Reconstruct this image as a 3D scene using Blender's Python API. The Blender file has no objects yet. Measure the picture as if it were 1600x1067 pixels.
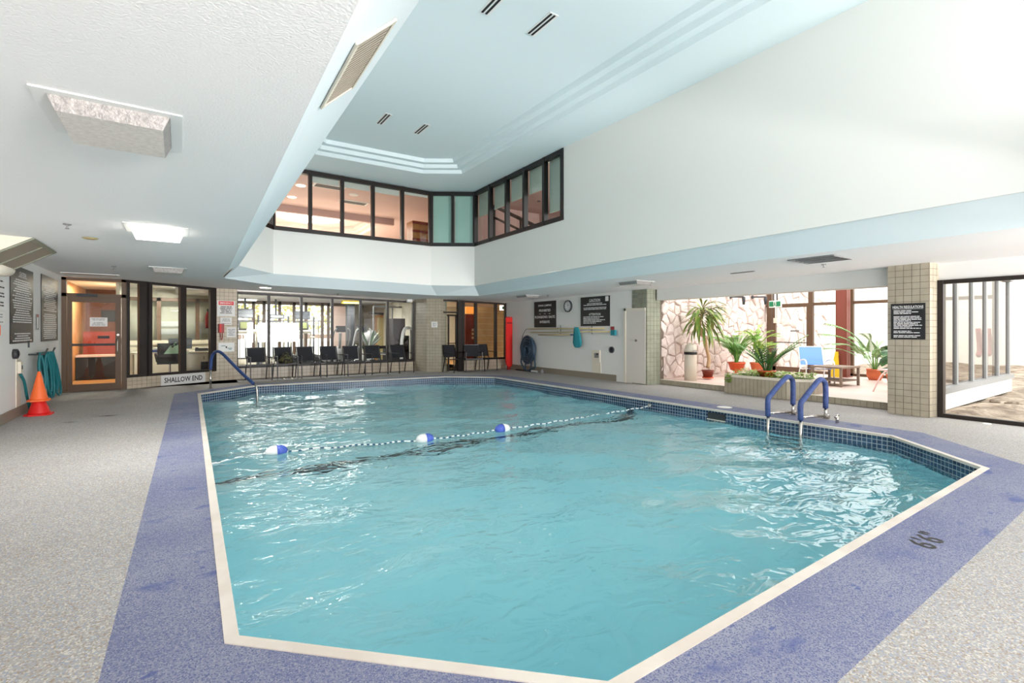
import bpy, bmesh, math, random
from mathutils import Vector, Matrix
from mathutils.geometry import delaunay_2d_cdt
random.seed(7)
PI = math.pi
SC = bpy.context.scene
COL = SC.collection
# ------------------------------------------------------------------ camera
F, CX, HY, YAW, EYE = 758.0, 800.0, 515.5, math.radians(34.4), 1.35
cam = bpy.data.cameras.new('camera'); cam.sensor_width = 36; cam.lens = 36 * F / 1600
cam.shift_y = (HY - 533.5) / 1600; cam.clip_start = .05; cam.clip_end = 500
camo = bpy.data.objects.new('camera', cam); COL.objects.link(camo)
camo.location = (0, 0, EYE); camo.rotation_euler = (PI / 2, 0, -YAW); SC.camera = camo
# ------------------------------------------------------------------ colour management, world, lights
SC.view_settings.view_transform = 'Standard'; SC.view_settings.look = 'None'
SC.view_settings.gamma = 1; SC.view_settings.use_curve_mapping = False
SC.view_settings.exposure = 0.45
W = bpy.data.worlds.new('sky'); SC.world = W; W.use_nodes = True
wn = W.node_tree; bg = wn.nodes['Background']
bg.inputs[0].default_value = (1.0, 0.985, 0.965, 1); bg.inputs[1].default_value = 2.7
try:
    SC.cycles.use_denoising = True
    SC.cycles.max_bounces = 14; SC.cycles.diffuse_bounces = 6; SC.cycles.transparent_max_bounces = 24
    SC.cycles.transmission_bounces = 8; SC.cycles.sample_clamp_indirect = 6
except Exception: pass

def area_light(name, loc, rot, sx, sy, power, color=(1, 1, 1)):
    l = bpy.data.lights.new(name, 'AREA'); l.shape = 'RECTANGLE'; l.size = sx; l.size_y = sy
    l.energy = power; l.color = color
    o = bpy.data.objects.new(name, l); COL.objects.link(o); o.location = loc; o.rotation_euler = rot
    return o
sun = bpy.data.lights.new('sun', 'SUN'); sun.energy = .9; sun.angle = math.radians(20); sun.color = (1, .96, .9)
suno = bpy.data.objects.new('sun', sun); COL.objects.link(suno); suno.rotation_euler = (math.radians(38), math.radians(32), 0)
# added fill lights behind the camera, low and high, standing in for daylight
area_light('low_fill_light', (4.2, -4.2, -.08), (math.radians(115), 0, 0), 13, 1.0, 1200, (1, .98, .96))
area_light('high_fill_light', (6.6, -15, .7), (math.radians(103), 0, 0), 4, 2.6, 3700, (1, .98, .965))
area_light('lit_fixture_lamp', (-.2, 6.55, 2.28), (0, 0, 0), .4, .45, 42, (1, .98, .94))

# ------------------------------------------------------------------ pixel -> place on a known plane
FWD = (math.sin(YAW), math.cos(YAW)); RGT = (math.cos(YAW), -math.sin(YAW))
def ray(x, y):
    u = (x - CX) / F
    return (FWD[0] + u * RGT[0], FWD[1] + u * RGT[1], (HY - y) / F)
def PZ(x, y, z=0.0):
    r = ray(x, y); t = (z - EYE) / r[2]; return Vector((r[0] * t, r[1] * t, z))
def PX(x, y, X0):
    r = ray(x, y); t = X0 / r[0]; return Vector((X0, r[1] * t, EYE + r[2] * t))
def PY(x, y, Y0):
    r = ray(x, y); t = Y0 / r[1]; return Vector((r[0] * t, Y0, EYE + r[2] * t))
def PL(x, y, p, q):
    r = ray(x, y); n = (-(q[1] - p[1]), q[0] - p[0])
    t = (p[0] * n[0] + p[1] * n[1]) / (r[0] * n[0] + r[1] * n[1]); return Vector((r[0] * t, r[1] * t, EYE + r[2] * t))

# ------------------------------------------------------------------ materials
def lin(c):
    return tuple(((v / 255) / 12.92 if v / 255 <= .04045 else ((v / 255 + .055) / 1.055) ** 2.4) for v in c) + (1,)
def nd(t, kind, **kw):
    n = t.nodes.new(kind)
    for k, v in kw.items(): setattr(n, k, v)
    return n
def mat(name, rgb, rough=.6, metal=0, spec=.5, noise=None, bump=None, emit=None, space='pos'):
    m = bpy.data.materials.new(name); m.use_nodes = True; t = m.node_tree
    b = t.nodes['Principled BSDF']; b.inputs['Base Color'].default_value = lin(rgb)
    b.inputs['Roughness'].default_value = rough; b.inputs['Metallic'].default_value = metal
    b.inputs['Specular IOR Level'].default_value = spec
    g = nd(t, 'ShaderNodeNewGeometry') if space == 'pos' else nd(t, 'ShaderNodeTexCoord')
    out = g.outputs['Position'] if space == 'pos' else g.outputs['Object']
    if noise:
        rgb2, scale, lo, hi = noise[:4]
        n = nd(t, 'ShaderNodeTexNoise'); n.inputs['Scale'].default_value = scale; n.inputs['Detail'].default_value = 4
        t.links.new(out, n.inputs['Vector'])
        r = nd(t, 'ShaderNodeMapRange'); r.inputs['From Min'].default_value = lo; r.inputs['From Max'].default_value = hi
        t.links.new(n.outputs['Fac'], r.inputs['Value'])
        mx = nd(t, 'ShaderNodeMix', data_type='RGBA'); mx.inputs[6].default_value = lin(rgb); mx.inputs[7].default_value = lin(rgb2)
        t.links.new(r.outputs[0], mx.inputs[0]); t.links.new(mx.outputs[2], b.inputs['Base Color'])
    if bump:
        n = nd(t, 'ShaderNodeTexNoise'); n.inputs['Scale'].default_value = bump[0]; n.inputs['Detail'].default_value = 3
        t.links.new(out, n.inputs['Vector'])
        bp = nd(t, 'ShaderNodeBump'); bp.inputs['Strength'].default_value = bump[1]; bp.inputs['Distance'].default_value = bump[2]
        t.links.new(n.outputs['Fac'], bp.inputs['Height']); t.links.new(bp.outputs[0], b.inputs['Normal'])
    if emit:
        b.inputs['Emission Color'].default_value = lin(emit[0]); b.inputs['Emission Strength'].default_value = emit[1]
    return m
def glass_mat(name, tint, refl=1.0, base=.04):
    m = bpy.data.materials.new(name); m.use_nodes = True; t = m.node_tree; t.nodes.clear()
    o = nd(t, 'ShaderNodeOutputMaterial'); mx = nd(t, 'ShaderNodeMixShader')
    tr = nd(t, 'ShaderNodeBsdfTransparent'); tr.inputs[0].default_value = lin(tint)
    gl = nd(t, 'ShaderNodeBsdfGlossy'); gl.inputs['Roughness'].default_value = 0.01
    fr = nd(t, 'ShaderNodeFresnel'); fr.inputs[0].default_value = 1.45
    mu = nd(t, 'ShaderNodeMath', operation='MULTIPLY'); mu.inputs[1].default_value = refl
    t.links.new(fr.outputs[0], mu.inputs[0]); t.links.new(mu.outputs[0], mx.inputs[0])
    t.links.new(tr.outputs[0], mx.inputs[1]); t.links.new(gl.outputs[0], mx.inputs[2]); t.links.new(mx.outputs[0], o.inputs[0])
    return m
def speckle(name, base, dots, patch=None, stain=None, scale=190):
    """pebble-grain deck coating: fine coloured grains, broad worn patches and darker damp blots"""
    m = bpy.data.materials.new(name); m.use_nodes = True; t = m.node_tree; b = t.nodes['Principled BSDF']
    b.inputs['Roughness'].default_value = .8; b.inputs['Specular IOR Level'].default_value = .25
    g = nd(t, 'ShaderNodeNewGeometry'); cur = None
    def noise(sc, det=2, src=None):
        n = nd(t, 'ShaderNodeTexNoise'); n.inputs['Scale'].default_value = sc; n.inputs['Detail'].default_value = det
        t.links.new(src or g.outputs['Position'], n.inputs['Vector']); return n.outputs['Fac']
    def rng(v, lo, hi, a=0, c=1):
        r = nd(t, 'ShaderNodeMapRange'); r.inputs['From Min'].default_value = lo; r.inputs['From Max'].default_value = hi
        r.inputs['To Min'].default_value = a; r.inputs['To Max'].default_value = c
        t.links.new(v, r.inputs['Value']); return r.outputs[0]
    def mix(f, a, c):
        x = nd(t, 'ShaderNodeMix', data_type='RGBA'); t.links.new(f, x.inputs[0])
        if isinstance(a, tuple): x.inputs[6].default_value = a
        else: t.links.new(a, x.inputs[6])
        if isinstance(c, tuple): x.inputs[7].default_value = c
        else: t.links.new(c, x.inputs[7])
        return x.outputs[2]
    cur = mix(rng(noise(1.1, 5), .38, .66), lin(base), lin(patch or base))
    v = nd(t, 'ShaderNodeTexVoronoi'); v.inputs['Scale'].default_value = scale
    t.links.new(g.outputs['Position'], v.inputs['Vector'])
    sep = nd(t, 'ShaderNodeSeparateColor'); t.links.new(v.outputs['Color'], sep.inputs[0])
    cur = mix(rng(sep.outputs[0], .72, .78), cur, lin(dots[0])); cur = mix(rng(sep.outputs[1], .76, .82), cur, lin(dots[1]))
    cur = mix(rng(sep.outputs[2], .84, .9), cur, lin(dots[2]))
    if stain:
        mp = nd(t, 'ShaderNodeMapping'); mp.inputs['Scale'].default_value = (1, 1.9, 1); t.links.new(g.outputs['Position'], mp.inputs[0])
        cur = mix(rng(noise(2.6, 5, mp.outputs[0]), .60, .72, 0, .8), cur, lin(stain))
        cur = mix(rng(noise(7, 2, mp.outputs[0]), .70, .73, 0, .75), cur, lin(stain))
    t.links.new(cur, b.inputs['Base Color'])
    bp = nd(t, 'ShaderNodeBump'); bp.inputs['Strength'].default_value = .25; bp.inputs['Distance'].default_value = .002
    t.links.new(v.outputs['Distance'], bp.inputs['Height']); t.links.new(bp.outputs[0], b.inputs['Normal'])
    return m
M = {}
M['wall'] = mat('white_plaster', (226, 225, 222), .75, spec=.2, bump=(60, .12, .004))
M['ceil'] = mat('stippled_ceiling_paint', (247, 245, 244), .85, spec=.1, bump=(95, .5, .006))
M['upper'] = mat('atrium_paint', (234, 233, 229), .8, spec=.15, bump=(30, .06, .004))
M['atceil'] = mat('atrium_ceiling_paint', (228, 240, 243), .8, spec=.15, bump=(30, .05, .004))
M['band'] = mat('sloped_band_paint', (224, 233, 236), .8, spec=.15, bump=(30, .05, .004))
M['deck'] = speckle('grey_pebble_deck', (161, 157, 152), ((196, 191, 183), (146, 153, 168), (150, 136, 122)), (168, 166, 164), scale=150)
M['border'] = speckle('blue_pebble_border', (114, 118, 146), ((98, 105, 142), (146, 148, 162), (88, 96, 130)), (144, 146, 162), (76, 88, 140))
M['coping'] = mat('cream_coping', (208, 197, 186), .6, noise=((218, 209, 199), 3, .4, .6))
M['plaster'] = mat('pool_plaster', (228, 244, 248), .6, noise=((210, 238, 245), .8, .35, .7))
M['navytile'] = mat('navy_glazed_tile', (38, 60, 92), .18, noise=((58, 86, 118), 9, .4, .6))
M['grout_white'] = mat('pale_grout', (176, 186, 194), .8)
M['blackline'] = mat('dark_pool_tile', (28, 44, 56), .5)
M['tile'] = mat('beige_glazed_tile', (172, 163, 145), .3, noise=((163, 154, 136), 5, .4, .6))
M['tile_far'] = mat('cream_glazed_tile', (202, 188, 168), .3, noise=((190, 176, 156), 5, .4, .6))
M['tile_shaded'] = mat('shaded_olive_tile', (142, 146, 128), .35, noise=((128, 132, 116), 5, .4, .6))  # beige tile darkened to olive-grey, the pillar's shade put into the colour
M['grout'] = mat('dark_grout', (108, 97, 86), .9)
M['bronze'] = mat('dark_bronze_frame', (36, 28, 24), .45, spec=.4)
M['brown'] = mat('brown_frame', (98, 76, 58), .45, spec=.4)
M['blackm'] = mat('black_metal', (26, 24, 26), .4)
M['darkfab'] = mat('black_mesh_fabric', (34, 34, 40), .8)
M['steel'] = mat('brushed_steel', (196, 190, 184), .22, 1)
M['bluefoam'] = mat('blue_foam_grip', (62, 82, 136), .6, noise=((50, 68, 120), 14, .4, .6), bump=(60, .3, .004))
M['navyfoam'] = mat('navy_rail_sleeve', (46, 72, 128), .55)
M['white'] = mat('white_paint', (238, 238, 236), .5)
M['offwhite'] = mat('cream_plastic', (222, 214, 198), .4)
M['grey'] = mat('mid_grey', (130, 130, 130), .5)
M['dgrey'] = mat('charcoal', (52, 54, 58), .6)
M['red'] = mat('red_plastic', (224, 30, 26), .45)
M['darkred'] = mat('dark_red_plastic', (150, 24, 28), .4)
M['orange'] = mat('orange_cone_plastic', (250, 112, 52), .45)
M['teal'] = mat('teal_hose', (20, 110, 118), .45)
M['tealnet'] = mat('teal_net', (34, 128, 140), .8)
M['bluehose'] = mat('blue_vacuum_hose', (50, 72, 92), .4, bump=(150, .5, .004))
M['yellow'] = mat('yellow_plastic', (232, 196, 40), .45)
M['pole'] = mat('tan_pole', (196, 178, 128), .4)
M['signblack'] = mat('black_sign', (24, 22, 26), .4)
M['signwhite'] = mat('white_lettering', (236, 236, 236), .5)
M['paper'] = mat('white_paper', (232, 230, 228), .7)
M['ink'] = mat('black_ink', (30, 30, 34), .6)
M['greytext'] = mat('grey_print', (150, 150, 152), .6)
M['green'] = mat('exit_green', (10, 120, 80), .5)
M['baseb'] = mat('taupe_baseboard', (138, 128, 114), .5)
M['grille'] = mat('brown_grille', (150, 140, 124), .5)
M['whitedoor'] = mat('grey_white_door', (214, 208, 200), .5)
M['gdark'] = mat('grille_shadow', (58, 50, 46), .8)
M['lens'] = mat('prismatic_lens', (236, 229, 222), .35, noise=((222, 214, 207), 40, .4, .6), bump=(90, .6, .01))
M['lens_shaded'] = mat('prismatic_lens_side_shaded', (158, 153, 149), .3, noise=((134, 130, 127), 40, .4, .6), bump=(90, .6, .01))  # same lens in a darker grey, shade on its sides painted in
M['lit'] = mat('lit_lens', (255, 252, 244), .4, emit=((255, 250, 240), 2.6))
M['downlight'] = mat('downlight_glow', (255, 240, 220), .4, emit=((255, 236, 205), 4))
M['stone'] = mat('pink_flagstone', (232, 217, 211), .85, noise=((216, 200, 194), 5, .4, .65), bump=(26, .9, .03))
M['stone2'] = mat('tan_flagstone', (226, 210, 202), .85, noise=((210, 193, 185), 6, .4, .65), bump=(26, .9, .03))
M['mortar'] = mat('stone_mortar', (216, 200, 193), .95)
M['solfloor'] = mat('pink_concrete', (222, 200, 190), .5, noise=((212, 190, 180), 2, .4, .6))
M['terra'] = mat('terracotta', (210, 112, 72), .7)
M['rust'] = mat('orange_glazed_bowl', (206, 84, 40), .4)
M['brownpot'] = mat('brown_pot', (124, 56, 40), .5)
M['soil'] = mat('soil', (60, 44, 34), .95)
M['leaf'] = mat('fresh_green_leaf', (104, 156, 62), .5, noise=((70, 120, 44), 6, .4, .6), space='obj')
M['leafdark'] = mat('glossy_dark_leaf', (48, 104, 42), .35, noise=((30, 76, 34), 6, .4, .6), space='obj')
M['leaflight'] = mat('lime_leaf', (170, 196, 84), .5, noise=((120, 160, 60), 8, .4, .6), space='obj')
M['leafyuc'] = mat('strap_leaf', (98, 132, 50), .5, noise=((150, 156, 74), 6, .45, .65), space='obj')
M['leafpalm'] = mat('pale_palm_leaf', (132, 166, 110), .5, noise=((92, 140, 70), 6, .4, .6), space='obj')
M['trunk'] = mat('pale_trunk', (188, 156, 118), .8, bump=(50, .4, .01))
M['stem'] = mat('green_stem', (96, 140, 54), .6)
M['redsteel'] = mat('red_brown_steel', (124, 62, 50), .5)
M['bluesling'] = mat('light_blue_sling', (112, 158, 224), .7)
M['wicker'] = mat('grey_brown_wicker', (132, 116, 102), .7, bump=(120, .4, .004))
M['pink'] = mat('pale_pink_paint', (238, 206, 200), .5)
M['gravel'] = mat('pale_rubble', (168, 152, 136), .95, noise=((118, 102, 88), 3, .4, .62), bump=(9, 1, .08))
M['outwall'] = mat('outdoor_white_wall', (240, 236, 228), .8)
M['slat'] = mat('grille_slat', (176, 164, 148), .5)
M['orangewall'] = mat('orange_lobby_wall', (206, 158, 104), .6, noise=((186, 130, 76), 1.2, .4, .6))
M['terrawall'] = mat('rust_lobby_wall', (136, 90, 70), .6)
M['wood'] = mat('oak_wood', (186, 136, 78), .5, noise=((168, 116, 62), 4, .4, .6))
M['redwood'] = mat('red_wood', (128, 42, 24), .5)
M['tanwall'] = mat('tan_screen_wall', (190, 156, 104), .7, noise=((176, 140, 88), 2, .4, .6))
M['gymwall'] = mat('gym_cream_wall', (214, 208, 190), .7)
M['gymfloor'] = mat('gym_rubber_floor', (120, 118, 124), .6)
M['pinkceil'] = mat('pink_ceiling', (222, 196, 190), .7)
M['pinkceil2'] = mat('mauve_ceiling', (178, 150, 144), .7)
M['shade'] = mat('aqua_roller_shade', (196, 232, 224), .85)
M['shade3'] = mat('translucent_roller_shade', (234, 238, 234), .85)
M['shade2'] = mat('pale_roller_shade', (222, 236, 228), .85)
M['foliage'] = mat('outdoor_foliage', (196, 196, 120), .8, noise=((236, 226, 200), 2.5, .4, .6))
M['pinkwall'] = mat('far_pink_wall', (220, 190, 180), .8)
M['screen'] = mat('dark_screen', (70, 74, 80), .15)
M['greenscreen'] = mat('treadmill_screen', (120, 126, 84), .2)
M['floatblue'] = mat('blue_float', (76, 100, 196), .4)
M['ropeblue'] = mat('blue_rope_strand', (50, 90, 120), .7)
M['mint'] = mat('mint_towel', (176, 210, 180), .9)
M['glass'] = glass_mat('clear_glass', (244, 248, 246))
M['glassdim'] = glass_mat('smoked_glass', (196, 190, 182))
M['glassgh'] = glass_mat('greenhouse_glass', (196, 188, 186))
# water: real refraction with absorbing body
def water_mat():
    m = bpy.data.materials.new('pool_water'); m.use_nodes = True; t = m.node_tree; t.nodes.clear()
    o = nd(t, 'ShaderNodeOutputMaterial'); g = nd(t, 'ShaderNodeBsdfGlass'); g.inputs['IOR'].default_value = 1.33
    g.inputs['Roughness'].default_value = 0.0; g.inputs['Color'].default_value = (1, 1, 1, 1)
    va = nd(t, 'ShaderNodeVolumeAbsorption'); va.inputs['Color'].default_value = (.08, .93, .995, 1); va.inputs['Density'].default_value = .19
    geo = nd(t, 'ShaderNodeNewGeometry')
    mp = nd(t, 'ShaderNodeMapping'); mp.inputs['Rotation'].default_value = (0, 0, .6); mp.inputs['Scale'].default_value = (1, 1.6, 1)
    t.links.new(geo.outputs['Position'], mp.inputs[0])
    n = nd(t, 'ShaderNodeTexNoise'); n.inputs['Scale'].default_value = 3.4; n.inputs['Detail'].default_value = 2; n.inputs['Distortion'].default_value = .8
    t.links.new(mp.outputs[0], n.inputs['Vector'])
    bp = nd(t, 'ShaderNodeBump'); bp.inputs['Strength'].default_value = .8; bp.inputs['Distance'].default_value = .035
    t.links.new(n.outputs['Fac'], bp.inputs['Height']); t.links.new(bp.outputs[0], g.inputs['Normal'])
    t.links.new(g.outputs[0], o.inputs['Surface']); t.links.new(va.outputs[0], o.inputs['Volume'])
    return m
M['water'] = water_mat()

# ------------------------------------------------------------------ mesh helpers
class MB:
    def __init__(s): s.v = []; s.f = []
    def add(s, vs, fs):
        k = len(s.v); s.v += [Vector(p) for p in vs]; s.f += [tuple(i + k for i in f) for f in fs]; return s
    def box(s, a, b):
        x0, y0, z0 = a; x1, y1, z1 = b
        return s.add([(x0, y0, z0), (x1, y0, z0), (x1, y1, z0), (x0, y1, z0), (x0, y0, z1), (x1, y0, z1), (x1, y1, z1), (x0, y1, z1)],
                     [(0, 3, 2, 1), (4, 5, 6, 7), (0, 1, 5, 4), (1, 2, 6, 5), (2, 3, 7, 6), (3, 0, 4, 7)])
    def obox(s, c, ax, ay, az):   # centre and three half-vectors
        c, ax, ay, az = map(Vector, (c, ax, ay, az))
        p = [c + i * ax + j * ay + k * az for k in (-1, 1) for i, j in ((-1, -1), (1, -1), (1, 1), (-1, 1))]
        return s.add(p, [(0, 3, 2, 1), (4, 5, 6, 7), (0, 1, 5, 4), (1, 2, 6, 5), (2, 3, 7, 6), (3, 0, 4, 7)])
    def bar(s, p, q, w, h, up=(0, 0, 1)):
        p, q, up = Vector(p), Vector(q), Vector(up); d = (q - p)
        side = d.cross(up)
        if side.length < 1e-6: side = d.cross(Vector((1, 0, 0)))
        side.normalize(); u2 = side.cross(d).normalized()
        return s.obox((p + q) / 2, d / 2, side * w / 2, u2 * h / 2)
    def tube(s, pts, r, n=8, caps=True):
        pts = [Vector(p) for p in pts]; m = len(pts); rs = r if isinstance(r, (list, tuple)) else [r] * m
        k = len(s.v); prev = None
        for i in range(m):
            d = (pts[min(i + 1, m - 1)] - pts[max(i - 1, 0)])
            d = d.normalized() if d.length > 1e-9 else Vector((0, 0, 1))
            if prev is None:
                a = Vector((0, 0, 1)) if abs(d.z) < .9 else Vector((1, 0, 0)); a = (a - d * a.dot(d)).normalized()
            else: a = (prev - d * prev.dot(d)).normalized()
            prev = a; b = d.cross(a)
            for j in range(n):
                t = 2 * PI * j / n; s.v.append(pts[i] + (a * math.cos(t) + b * math.sin(t)) * rs[i])
        for i in range(m - 1):
            for j in range(n):
                a0 = k + i * n + j; a1 = k + i * n + (j + 1) % n
                s.f.append((a0, a1, a1 + n, a0 + n))
        if caps: s.f.append(tuple(k + j for j in range(n))[::-1]); s.f.append(tuple(k + (m - 1) * n + j for j in range(n)))
        return s
    def lathe(s, prof, c=(0, 0, 0), n=20, axis='z'):
        c = Vector(c); k = len(s.v)
        for r, h in prof:
            for j in range(n):
                t = 2 * PI * j / n; a, b = r * math.cos(t), r * math.sin(t)
                s.v.append(c + (Vector((a, b, h)) if axis == 'z' else Vector((h, a, b)) if axis == 'x' else Vector((b, h, a))))
        for i in range(len(prof) - 1):
            for j in range(n):
                a0 = k + i * n + j; a1 = k + i * n + (j + 1) % n; s.f.append((a0, a1, a1 + n, a0 + n))
        if prof[0][0] > 1e-6: s.f.append(tuple(k + j for j in range(n))[::-1])
        if prof[-1][0] > 1e-6: s.f.append(tuple(k + (len(prof) - 1) * n + j for j in range(n)))
        return s
    def prism(s, poly, z0, z1):
        n = len(poly)
        zz0 = z0 if callable(z0) else (lambda x, y: z0); zz1 = z1 if callable(z1) else (lambda x, y: z1)
        return s.add([(x, y, zz0(x, y)) for x, y in poly] + [(x, y, zz1(x, y)) for x, y in poly],
                     [tuple(range(n))[::-1], tuple(range(n, 2 * n))] + [(i, (i + 1) % n, n + (i + 1) % n, n + i) for i in range(n)])
    def quad(s, *p): return s.add(p, [tuple(range(len(p)))])
    def wallseg(s, p, q, z0, z1, th=.1, side=1):
        """vertical wall slab between two plan points; side picks where the thickness goes"""
        p = Vector((p[0], p[1])); q = Vector((q[0], q[1])); d = (q - p).normalized(); n = Vector((-d.y, d.x)) * th * side
        return s.prism([tuple(p), tuple(q), tuple(q + n), tuple(p + n)] if side > 0 else [tuple(q), tuple(p), tuple(p + n), tuple(q + n)], z0, z1)
    def text(s, string, c, u, v, h, maxw=None, proud=0, bold=0):
        cu = bpy.data.curves.new('t', 'FONT'); cu.body = string; cu.size = 1; cu.align_x = 'CENTER'; cu.align_y = 'CENTER'; cu.resolution_u = 2
        cu.offset = bold
        o = bpy.data.objects.new('t', cu); COL.objects.link(o); bpy.context.view_layer.update()
        me = bpy.data.meshes.new_from_object(o.evaluated_get(bpy.context.evaluated_depsgraph_get()))
        xs = [p.co.x for p in me.vertices]; ys = [p.co.y for p in me.vertices]
        if xs:
            w0, h0 = max(xs) - min(xs), max(ys) - min(ys); mx, my = (max(xs) + min(xs)) / 2, (max(ys) + min(ys)) / 2
            k = h / h0; kx = min(k, (maxw / w0) if maxw else k)
            u, v, c = Vector(u).normalized(), Vector(v).normalized(), Vector(c); nn = u.cross(v) * proud
            s.add([c + u * (p.co.x - mx) * kx + v * (p.co.y - my) * k + nn for p in me.vertices], [tuple(p.vertices) for p in me.polygons])
        bpy.data.objects.remove(o); bpy.data.curves.remove(cu); bpy.data.meshes.remove(me)
        return s
    def build(s, name, m, parent=None, smooth=False, origin=None):
        if origin is None:
            if parent is not None: origin = Vector((0, 0, 0)); off = WL[parent.name]
            else:
                lo = [min(p[i] for p in s.v) for i in range(3)]; hi = [max(p[i] for p in s.v) for i in range(3)]
                off = Vector(((lo[0] + hi[0]) / 2, (lo[1] + hi[1]) / 2, lo[2]))
        else: off = Vector(origin)
        me = bpy.data.meshes.new(name); me.from_pydata([tuple(p - off) for p in s.v], [], s.f)
        me.materials.append(m); me.validate()
        if smooth:
            me.polygons.foreach_set('use_smooth', [True] * len(me.polygons))
        o = bpy.data.objects.new(name, me); COL.objects.link(o)
        if parent is not None: o.parent = parent; WL[o.name] = off
        else: o.location = off; WL[o.name] = off
        return o
WL = {}
def fixn(o):
    bm = bmesh.new(); bm.from_mesh(o.data); bmesh.ops.recalc_face_normals(bm, faces=bm.faces); bm.to_mesh(o.data); bm.free(); return o
def thing(name, label, cat, loc=(0, 0, 0), rz=0, group=None):
    o = bpy.data.objects.new(name, None); COL.objects.link(o); o.location = loc; o.rotation_euler = (0, 0, rz)
    o['label'] = label; o['category'] = cat; o.empty_display_size = .1
    if group: o['group'] = group
    WL[o.name] = Vector(loc); return o
def local(name, label, cat, group=None):       # thing modelled about the origin, placed afterwards
    return thing(name, label, cat, (0, 0, 0), 0, group)
def tag(o, label, cat, group=None, kind=None):
    o['label'] = label; o['category'] = cat
    if group: o['group'] = group
    if kind: o['kind'] = kind
    return o
def struct(o): o['kind'] = 'structure'; return o
def stuff(o): o['kind'] = 'stuff'; return o
def dup(root, loc, rz=None, label=None, scale=None):
    r = root.copy(); COL.objects.link(r); r.location = loc
    if rz is not None: r.rotation_euler = (0, 0, rz)
    if scale: r.scale = scale
    if label: r['label'] = label
    for ch in list(root.children):
        c = ch.copy(); COL.objects.link(c); c.parent = r
        for g in list(ch.children):
            d = g.copy(); COL.objects.link(d); d.parent = c
    return r
def inst(src, name, parent, loc, rot=(0, 0, 0), scale=(1, 1, 1), m=None):
    """another object with the same mesh data, as a part of parent (loc local to the parent)"""
    o = bpy.data.objects.new(name, src); COL.objects.link(o); o.parent = parent
    o.location = loc; o.rotation_euler = rot; o.scale = scale; return o
def mesh_of(mb, m, smooth=False):
    me = bpy.data.meshes.new('piece'); me.from_pydata([tuple(p) for p in mb.v], [], mb.f); me.materials.append(m)
    if smooth: me.polygons.foreach_set('use_smooth', [True] * len(me.polygons))
    return me
def smoothpath(pts, n=6):
    """Catmull-Rom through the points"""
    P = [Vector(p) for p in pts]; P = [P[0] * 2 - P[1]] + P + [P[-1] * 2 - P[-2]]; out = []
    for i in range(1, len(P) - 2):
        a, b, c, d = P[i - 1:i + 3]
        for k in range(n):
            t = k / n; out.append(.5 * ((2 * b) + (c - a) * t + (2 * a - 5 * b + 4 * c - d) * t * t + (3 * b - a - 3 * c + d) * t ** 3))
    out.append(P[-2]); return out
def inside(p, poly):
    c = False; j = len(poly) - 1
    for i in range(len(poly)):
        if (poly[i][1] > p[1]) != (poly[j][1] > p[1]) and p[0] < (poly[j][0] - poly[i][0]) * (p[1] - poly[i][1]) / (poly[j][1] - poly[i][1]) + poly[i][0]: c = not c
        j = i
    return c
def region(outer, holes, zf, step=1.5):
    vs = []; es = []
    for poly in [outer] + holes:
        k = len(vs); n = len(poly); vs += [Vector(p) for p in poly]; es += [(k + i, k + (i + 1) % n) for i in range(n)]
    xs = [p[0] for p in outer]; ys = [p[1] for p in outer]
    x = min(xs) + step / 2
    while x < max(xs):
        y = min(ys) + step / 2
        while y < max(ys):
            if inside((x, y), outer) and not any(inside((x, y), h) for h in holes): vs.append(Vector((x, y)))
            y += step
        x += step
    V, E_, FF, *_ = delaunay_2d_cdt(vs, es, [], 0, 1e-4)
    mb = MB(); mb.v = [Vector((p.x, p.y, zf(p.x, p.y))) for p in V]
    for f in FF:
        c = sum((V[i] for i in f), Vector((0, 0))) / len(f)
        if inside(c, outer) and not any(inside(c, h) for h in holes): mb.f.append(tuple(f))
    return mb
def zc(x, y):
    t = max(0, min(1, y / 14)); return 2.41 + t * (.10 - .017 * (x + 2))
def tiles(mb, o, u, v, nrm, W_, H_, tw, th, gap=.006, depth=.006, jitter=0):
    """many small tiles into one mesh builder: o corner, u and v unit directions"""
    o, u, v, nrm = map(Vector, (o, u, v, nrm)); nu = max(1, round(W_ / tw)); nv = max(1, round(H_ / th)); tw = W_ / nu; th = H_ / nv
    for i in range(nu):
        for j in range(nv):
            a = o + u * (i * tw + gap / 2) + v * (j * th + gap / 2); w = u * (tw - gap); h = v * (th - gap); n = nrm * depth
            mb.add([a, a + w, a + w + h, a + h, a + n, a + w + n, a + w + h + n, a + h + n], [(4, 5, 6, 7), (0, 1, 5, 4), (1, 2, 6, 5), (2, 3, 7, 6), (3, 0, 4, 7)])
    return mb
def tile_parts(parent, o, u, v, nrm, W_, H_, tw, th, m, gap=.006, depth=.007, name='tile'):
    o, u, v, nrm = map(Vector, (o, u, v, nrm)); nu = max(1, round(W_ / tw)); nv = max(1, round(H_ / th)); tw = W_ / nu; th = H_ / nv
    w = u * (tw - gap); h = v * (th - gap); n = nrm * depth; z = Vector((0, 0, 0))
    me = mesh_of(MB().add([z, w, w + h, h, n, w + n, w + h + n, h + n], [(4, 5, 6, 7), (0, 1, 5, 4), (1, 2, 6, 5), (2, 3, 7, 6), (3, 0, 4, 7)]), m)
    for i in range(nu):
        for j in range(nv):
            a = o + u * (i * tw + gap / 2) + v * (j * th + gap / 2)
            inst(me, name, parent, a - WL[parent.name] + nrm * random.uniform(0, .0015))
Zv = Vector((0, 0, 1))
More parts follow.
